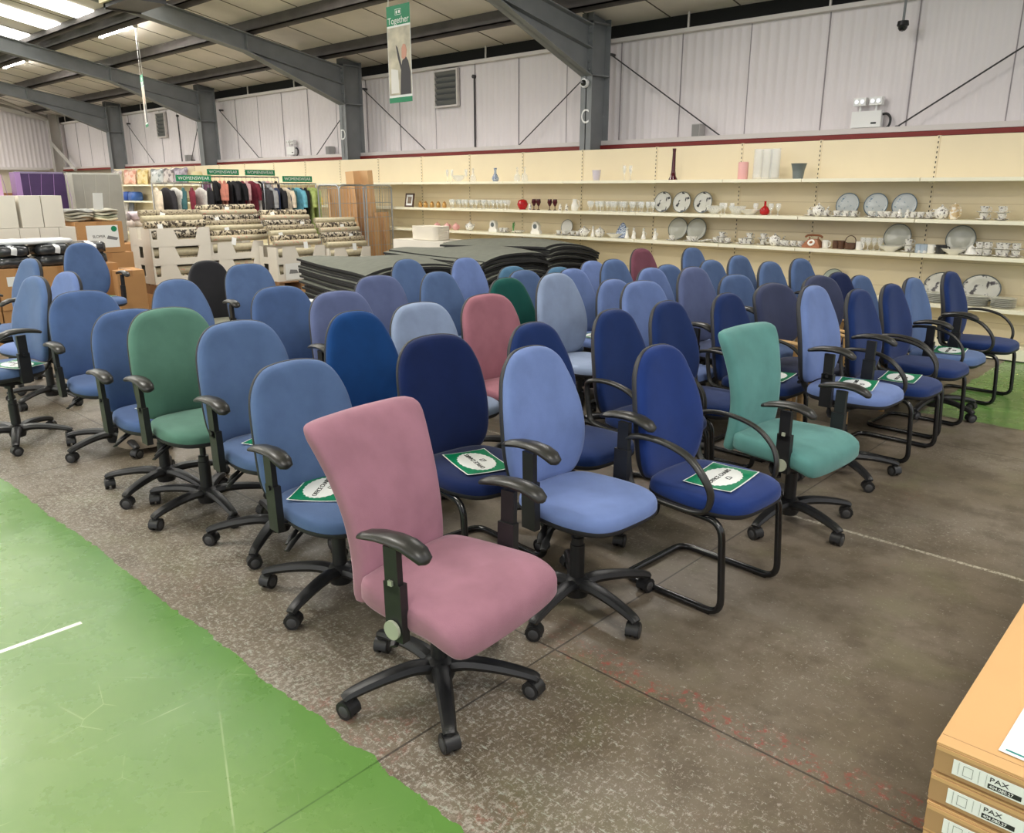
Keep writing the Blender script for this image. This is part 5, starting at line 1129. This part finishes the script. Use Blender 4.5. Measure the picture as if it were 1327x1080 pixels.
def rail(x, y0, y1, z, cols, lab, sign, nm):
    r = thing('clothes_rail', lab, 'clothes rail', (x, (y0+y1)/2, 0), 0, 'clothes rails'); h = (y1-y0)/2
    mb = MB(); mb.cyl((0,-h,z),(0,h,z),.014,n=10); link('hanging_bar', mb.mesh('hanging_bar', CHROME), r)
    for s in (-1, 1):
        mb = MB(); mb.cyl((0,s*h,.06),(0,s*h,z),.014,n=10); mb.cyl((-.28,s*h,.06),(.28,s*h,.06),.014,n=10); link('upright', mb.mesh('upright', CHROME), r)
    if sign:
        for sy in sign:
            mb = MB(); mb.box(-.006,.006,-.30,.30,.0,.10); s = link('green_sign', mb.mesh('green_sign', GREENP), r, (0,sy,z+.03)); link('lettering', text_mesh('WOMENSWEAR', .075, WHITE), s, (.008,0,.05), (pi/2,0,pi/2))
    for i, c in enumerate(cols):
        y = y0+.06+(y1-y0-.12)*i/max(1, len(cols)-1); v = i % 3
        me = cached(('garm', c, v), lambda: garment(.42+.03*v, .62+.1*v, v*3+1, v != 2).mesh('garment', [mat('garment_'+c, srgb(*GC[c]), rough=.9, var=.25, vscale=14), CHROME], 70))
        tag(link('hanging_garment', me, None, (x, y, z-.068), (0,0,random.uniform(-.5,.1))), '%s garment, %s from the left on %s' % (c, ORD[i], nm), 'clothing', 'clothes on '+nm)
rail(-13.2, 5.75, 6.75, 1.74, ['cream','charcoal','white','teal','burgundy','white','black'], 'low clothes rail at the left of the three', [.2], 'the left clothes rail')
rail(-13.9, 6.95, 8.45, 1.86, ['plum','black','black','salmon','salmon','black','charcoal','black','burgundy','pink','burgundy','white','black','grey','pink','cream','charcoal'], 'tall clothes rail in the middle with two green signs', [-.35,.38], 'the tall middle clothes rail')
rail(-12.9, 7.55, 8.6, 1.74, ['charcoal','grey','navy','black','cream','navy','teal','aqua','navy','black','lime','lime'], 'low clothes rail at the right ending in lime tops', [.15], 'the right clothes rail')

# cage trolley with upright cardboard
t = thing('wire_cage_trolley', 'wire mesh roll cage trolley holding tall sheets of cardboard', 'trolley', (-11.50, 8.44, 0))
def mesh_panel(w, h, nv, nh):
    mb = MB(); P = rounded([(0,-w/2,0),(0,-w/2,h),(0,w/2,h),(0,w/2,0)], .08, 6); mb.sweep(P, .014, .014, 8)
    for i in range(1, nv): mb.cyl((0,-w/2+w*i/nv,.02),(0,-w/2+w*i/nv,h-.01),.003,n=5)
    for i in range(nh): mb.cyl((0,-w/2,.1+(h-.15)*i/(nh-1)),(0,w/2,.1+(h-.15)*i/(nh-1)),.004,n=5)
    return mb
mA = mesh_panel(.48, 1.55, 8, 7).mesh('mesh_panel', STEEL); mB = mesh_panel(.58, 1.55, 9, 7).mesh('mesh_panel', STEEL)
link('mesh_panel', mA, t, (.33,-.29,.16), (0,0,radians(-10))); link('mesh_panel', mB, t, (.30,.24,.16))
link('mesh_panel', mB, t, (0,-.54,.16), (0,0,pi/2)); link('mesh_panel', mB, t, (0,.54,.16), (0,0,pi/2))
mb = MB(); mb.box(-.36,.36,-.56,.56,.13,.16); link('deck', mb.mesh('deck', STEEL), t)
for sx in (-.28,.28):
    for sy in (-.48,.48): link('castor', cached('cagecast', lambda: MB().cyl((0,-.015,.06),(0,.015,.06),.06,n=16).cyl((0,0,.06),(0,0,.13),.012,n=6).mesh('castor', BLK)), t, (sx, sy, 0))
def ub(x, y, z, w, d, h, ry, rx, lab):
    mb = MB(); tt = .006
    mb.box(-d/2,-d/2+tt,-w/2,w/2,0,h); mb.box(-d/2,d/2,-w/2,-w/2+tt,0,h); mb.box(-d/2,d/2,w/2-tt,w/2,0,h)
    mb.add([(d/2,w/2,h*.1),(d/2,w/2+.10,h*.1),(d/2,w/2+.10,h),(d/2,w/2,h),(d/2-.006,w/2,h*.1),(d/2-.006,w/2+.10,h*.1),(d/2-.006,w/2+.10,h),(d/2-.006,w/2,h)],[(0,1,2,3),(7,6,5,4),(0,4,5,1),(1,5,6,2),(2,6,7,3),(3,7,4,0)])
    tag(link('cardboard_sheet', mb.mesh('cardboard_sheet', mat('plain_cardboard', srgb(208,168,122), rough=.9)), None, (x, y, z), (rx, ry, 0)), lab, 'cardboard')
ub(-11.52, 8.62, .165, .30, .22, 1.78, 0, radians(4), 'tallest folded cardboard box standing open in the cage trolley')
ub(-11.56, 8.15, .165, .42, .05, 1.52, 0, radians(0), 'flat cardboard box leaning at the left in the cage trolley')
ub(-11.34, 8.86, .165, .14, .08, 1.10, 0, radians(3), 'short cardboard strip standing at the right in the cage trolley')
ub(-11.30, 8.58, .165, .16, .06, 1.0, 0, radians(2), 'darker short cardboard piece standing at the front of the cage trolley')
# white basket of cups on a small stack
carton(-9.4, 8.3, 0, .62, 1.15, .905, 'tall white carton carrying the white wicker basket', m=WCARD, lid=False)
mb = MB(); Rr = []
for z in [i*.0125 for i in range(17)]:
    k = 1+.03*(z/.2)+(.012 if int(z/.0125) % 2 else 0)
    Rr.append([((.28*cos(a)*(abs(cos(a))**6+abs(sin(a))**6)**(-1/6)+0)*k, .16*sin(a)*(abs(cos(a))**6+abs(sin(a))**6)**(-1/6)*k, z) for a in [2*pi*j/48 for j in range(48)]])
mb.loft(Rr+[[(x*.93, y*.9, .19) for x, y, z in Rr[-1]], [(x*.9, y*.85, .02) for x, y, z in Rr[-1]]])
tag(link('wicker_basket', mb.mesh('wicker_basket', mat('white_wicker', srgb(224,216,200), rough=.8, bump=1, bscale=90), 30), None, (-9.35, 8.22, .912)), 'white wicker basket left of the black mats', 'basket')

# foam mats
MTOP = mat('grey_mat_top', srgb(112,114,104), rough=.95, var=.08, vscale=12, bump=.6, bscale=160); MEDG = mat('black_mat_edge', (.018,.018,.019), rough=.8)
def mat_mesh(w, d, curl, twist):
    def f():
        n = 14; vs = []; fs = []; t = .0255
        def Z(u, v): return curl*(.35*(1-(u*u))-.35+.0)+curl*(-.55*abs(v)**3)+twist*u*v+.25*curl*sin(2.2*u+1.3*v)
        for s in (t, 0):
            for i in range(n+1):
                for j in range(n+1):
                    u = -1+2*i/n; v = -1+2*j/n; vs.append((u*w/2, v*d/2, Z(u, v)+s))
        k = (n+1)**2; q = []
        for i in range(n):
            for j in range(n):
                a = i*(n+1)+j; fs.append((a, a+n+1, a+n+2, a+1)); fs.append((k+a, k+a+1, k+a+n+2, k+a+n+1))
        mi = [0, 1]*(n*n); m2 = []
        for i in range(n):
            for (a, b) in ((i, i+1), (n*(n+1)+i+1, n*(n+1)+i)): m2.append((a, b, k+b, k+a))
            for (a, b) in (((i+1)*(n+1), i*(n+1)), (i*(n+1)+n, (i+1)*(n+1)+n)): m2.append((a, b, k+b, k+a))
        mb = MB(); mb.v = vs; mb.f = fs+m2; mb.m = mi+[1]*len(m2); return mb.mesh('foam_mat', [MTOP, MEDG], 50)
    return cached(('mat', w, d, curl, twist), f)
def pile(x, y, z0, n, w, d, rz, curls, lab, dz=.030):
    for i in range(n):
        c, tw = curls[min(i*len(curls)//n, len(curls)-1)]
        o = link('foam_mat', mat_mesh(w, d, c, tw), None, (x+random.uniform(-.05,.05), y+random.uniform(-.05,.05), z0+i*dz), (0,0,radians(rz+random.uniform(-.8,.8))))
        tag(o, 'grey-topped black foam mat, %s from the bottom of %s' % (ORD[i], lab), 'mat', 'foam floor mats')
pile(-7.75, 5.95, .34, 18, 2.0, 1.15, -12, [(.11,.03)], 'the left front mat pile')
pile(-7.45, 7.10, .38, 19, 2.0, 1.05, -6, [(.10,.02)], 'the middle mat pile')
pile(-7.58, 8.22, .42, 19, 2.1, .95, -3, [(.09,-.03)], 'the right rear mat pile')
pallet(-7.75, 5.95, 0, 1.1, 1.9, 'wooden pallet under the left front mat pile'); pallet(-7.35, 7.1, 0, 1.0, 1.9, 'wooden pallet under the middle mat pile'); pallet(-7.45, 8.2, 0, .9, 1.9, 'wooden pallet under the right rear mat pile')
for x, y in ((-7.75,5.95),(-7.35,7.1),(-7.45,8.2)): carton(x, y, .142, .85, 1.7, .12, 'flat carton under the '+{5.95:'left front',7.1:'middle',8.2:'right rear'}[y]+' mat pile', lid=False, m=MEDG)
pile(-7.75, 4.62, .16, 8, 1.3, .8, 8, [(.04,.01)], 'the low dark mat pile', dz=.036)
pallet(-7.75, 4.62, 0, .78, 1.2, 'wooden pallet under the low dark mat pile')
for i, (a, b2, r) in enumerate(((-8.0,4.7,15),(-7.6,4.55,-20),(-7.45,4.75,40))):
    tag(link('loose_sheet', cached('lsh', lambda: MB().box(-.15,.15,-.105,.105,0,.001).mesh('loose_sheet', PAPER)), None, (a, b2, .492+i*.004), (0,0,radians(r))), 'loose white sheet on the low dark mat pile, %s from the left' % ORD[i], 'paper', 'loose sheets')

# things on the far left shelves
def cushion_obj(x, z, w, h, m, lab):
    mb = MB(); P = catmull([(w/2,h/2),(0,h*.46),(-w/2,h/2),(-w*.46,0),(-w/2,-h/2),(0,-h*.46),(w/2,-h/2),(w*.46,0)],5)
    mb.loft([[(p.x*s, ww, p.y*s+h/2) for p in P] for s, ww in ((.05,-.08),(.5,-.075),(.85,-.045),(1,0),(.85,.045),(.5,.075),(.05,.08))])
    tag(link('cushion', mb.mesh('cushion', m, 70), None, (x, 9.24, z), (-.12,0,random.uniform(-.1,.1))), lab, 'cushion', 'cushions on the far left shelf')
for x, c, c2, lb in ((-23.4,(214,206,196),(170,160,160),'pale patterned cushion at the left end of the top shelf'),(-22.55,(226,186,164),(214,150,130),'peach flowered cushion on the top shelf'),(-21.75,(226,206,150),(210,180,110),'yellow draped cushion on the top shelf'),(-20.9,(196,198,196),(140,146,146),'silver grey cushion on the top shelf'),(-20.25,(200,190,186),(120,110,112),'ring patterned cushion on the top shelf'),(-19.6,(172,162,172),(140,130,142),'mauve grey cushion on the top shelf')):
    cushion_obj(x, 1.765, .62, .38, chm('cushion_%d' % int(-x*10), srgb(*c), srgb(*c2), 9, .52), lb)
p = (-18.75, 9.25, 1.761); mb = MB(); mb.lathe([(.20,0),(.11,.28),(.105,.28),(.19,0)],24); tag(link('lamp_shade', mb.mesh('lamp_shade', mat('cream_shade', srgb(226,212,170), rough=.9)), None, p), 'cream conical lampshade on the top shelf left of the clothes rails', 'lampshade')
for x, c, lb in ((-23.3,(70,56,60),'dark packet on the second shelf at far left'),(-22.75,(50,84,160),'blue packet, left one, on the second shelf at far left'),(-22.25,(60,100,170),'blue packet, right one, on the second shelf at far left')):
    tag(link('wrapped_packet', bundle(.40,.3,.22,int(-x*10)), None, (x, 9.22, 1.352), (0,0,pi/2)), lb, 'packet').data.materials[0] = mat('packet_%d' % int(-x*10), srgb(*c), rough=.3)
for i in range(3):
    tag(link('picture_book', MB().box(-.14,.14,-.015,.015,0,.3).mesh('picture_book', mat('book_%d' % i, srgb(*((60,56,52),(190,186,180),(100,104,110))[i]), rough=.5, var=.3, vscale=12)), None, (-23.3+i*.36, 9.2, 1.002), (-.1,0,0)), ('dark','white','grey')[i]+' picture box standing on the third shelf at far left', 'box', 'picture boxes')
SHOE = [(52,40,34),(60,44,36),(190,180,160),(110,100,80),(44,40,38),(150,140,110)]
def shoe(m):
    mb = MB(); R = []
    for x, w, z0, z1 in ((-.13,.02,.01,.07),(-.12,.035,0,.09),(-.06,.038,0,.085),(0,.04,0,.065),(.06,.046,0,.05),(.11,.04,0,.04),(.135,.015,.01,.03)):
        R.append([(x, w*cos(a), (z0+z1)/2+(z1-z0)/2*sin(a)) for a in [2*pi*j/12 for j in range(12)]])
    mb.loft(R); return mb.mesh('shoe', m, 70)
for i in range(12):
    me = shoe(mat('shoe_leather_%d' % (i//2), srgb(*SHOE[i//2]), rough=.5)); tag(link('shoe', me, None, (-20.9+i*.15, 9.2+.0, 1.352), (0,0,radians(-80+random.uniform(-15,15)))), '%s from the left of the shoes on the second shelf' % ORD[i], 'shoe', 'shoes on the second shelf')

# ---- stack of flat wardrobe cartons at the lower right
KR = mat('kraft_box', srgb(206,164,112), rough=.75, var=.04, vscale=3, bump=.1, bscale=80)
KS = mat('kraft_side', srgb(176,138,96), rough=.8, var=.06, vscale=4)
def pax(k):
    h = .0655; W = .58; L = 2.36
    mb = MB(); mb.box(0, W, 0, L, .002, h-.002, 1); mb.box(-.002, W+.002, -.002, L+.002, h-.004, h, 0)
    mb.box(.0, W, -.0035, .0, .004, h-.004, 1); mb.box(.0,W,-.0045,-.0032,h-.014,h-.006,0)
    mb.box(-.0035, -.001, .01, L-.01, .006, h-.008, 1)
    mb.box(.0, W, .03, .0315, h, h+.0006, 1)
    return mb.mesh('flat_wardrobe_box', [KR, KS])
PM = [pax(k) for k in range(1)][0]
NB = 9; PH = .0668
LAB = ['bottom','second','third','fourth','fifth','sixth','seventh','next to top','top']
for k in range(NB):
    o = link('flat_wardrobe_box', PM, None, (PX0+random.uniform(-.004,.003) if k < NB-1 else PX0, PY0+random.uniform(-.003,.003), .02+k*PH), (0,0,radians(random.uniform(-.35,.35)) if k < NB-1 else 0))
    tag(o, 'flat brown carton with white end label, %s in the lower right stack' % LAB[k], 'box', 'flat wardrobe cartons at the lower right')
    lb = link('end_label', cached('plab', lambda: MB().box(0,.30,-.0008,0,0,.033).mesh('end_label', PAPER)), o, (.032,-.0045,.013))
    link('product_word', text_mesh('PAX', .0135, INK, align='LEFT'), lb, (.062,-.0012,.0225), (pi/2,0,0), (1.25,1,1))
    def f():
        mb = MB()
        mb.box(.018,.0185,-.0013,-.0009,.006,.027); mb.box(.034,.0345,-.0013,-.0009,.006,.027); mb.box(.018,.0345,-.0013,-.0009,.0265,.027); mb.box(.018,.0345,-.0013,-.0009,.006,.0065); mb.box(.01,.0103,-.0013,-.0009,.004,.03); mb.box(.045,.0453,-.0013,-.0009,.004,.03); mb.box(.057,.0573,-.0013,-.0009,.004,.03)
        for i in range(4): mb.box(.150+(i==3)*.03,.205,-.0013,-.0009,.0065+i*.0042,.0072+i*.0042)
        mb.box(.2065,.2068,-.0013,-.0009,.005,.03)
        return mb.mesh('label_print', INK)
    link('label_print', cached('lprint', f), lb)
    link('number_bar', cached('nbar', lambda: MB().box(.061,.116,-.0013,-.0009,.0035,.0135).mesh('number_bar', INK)), lb)
    link('number', text_mesh('404.080.27', .0085, PAPER, align='LEFT'), lb, (.0635,-.0018,.0085), (pi/2,0,0), (1.05,1,1))
    def f():
        mb = MB(); mb.sweep([(.225+.014*cos(a),-.0011,.0165+.014*sin(a)) for a in [2*pi*j/32 for j in range(32)]], .0003, .0002, 4, closed=True, up=(0,1,0)); return mb.mesh('label_ring', INK)
    link('label_ring', cached('lring', f), lb)
mb = MB(); mb.box(0,.56,.3,.36,0,.02); mb.box(0,.56,2.0,2.06,0,.02)
tag(link('wooden_battens', mb.mesh('wooden_battens', mat('pallet_wood',(0,0,0))), None, (PX0, PY0, 0)), 'wooden battens under the flat carton stack', 'pallet')
r = thing('price_sign', 'white sign with a teal line lying on the flat carton stack', 'paper sign', (PX0+.092, PY0+.05, .02+NB*PH+.001), radians(-2))
link('sheet', MB().box(0,.297,0,.21,0,.001).mesh('sheet', PAPER), r); link('teal_line', MB().box(.01,.287,.008,.013,.001,.0015).mesh('teal_line', TEALP), r)

# crushed packaging under the left chairs
mb = MB(); n = 12; R = []
for i in range(n+1):
    x = -.5+i/n; R.append([(x, .16*cos(a)*(1+.2*sin(7*x+a)), .10+.09*sin(a)*(1+.25*sin(9*x))+.03*sin(6*x)) for a in [2*pi*j/14 for j in range(14)]])
mb.loft(R); tag(link('crumpled_packaging', mb.mesh('crumpled_packaging', mat('grey_packaging', srgb(150,138,122), rough=.8, var=.3, vscale=6, bump=.5, bscale=30), 40), None, (-5.55, 2.1, 0), (0,0,radians(-15))), 'crumpled grey packaging lying on the floor under the left-hand chairs', 'packaging')

# ============================================================ LIGHT, WORLD, CAMERA
w = bpy.data.worlds.new('World'); SC.world = w; w.use_nodes = True
w.node_tree.nodes['Background'].inputs[0].default_value = (.95,.97,1,1); w.node_tree.nodes['Background'].inputs[1].default_value = WORLD_S
cam = bpy.data.cameras.new('Camera'); co = bpy.data.objects.new('Camera', cam); COL.objects.link(co); SC.camera = co
cam.sensor_fit = 'HORIZONTAL'; cam.sensor_width = 36; cam.lens = 1032/1327*36; cam.clip_start = .05; cam.clip_end = 200
co.location = (0,0,1.65); co.rotation_euler = (radians(90-15.95), 0, radians(43))
SC.view_settings.view_transform = 'Standard'; SC.view_settings.look = 'None'; SC.view_settings.gamma = 1
SC.view_settings.exposure = EXPO
SC.view_settings.use_curve_mapping = False
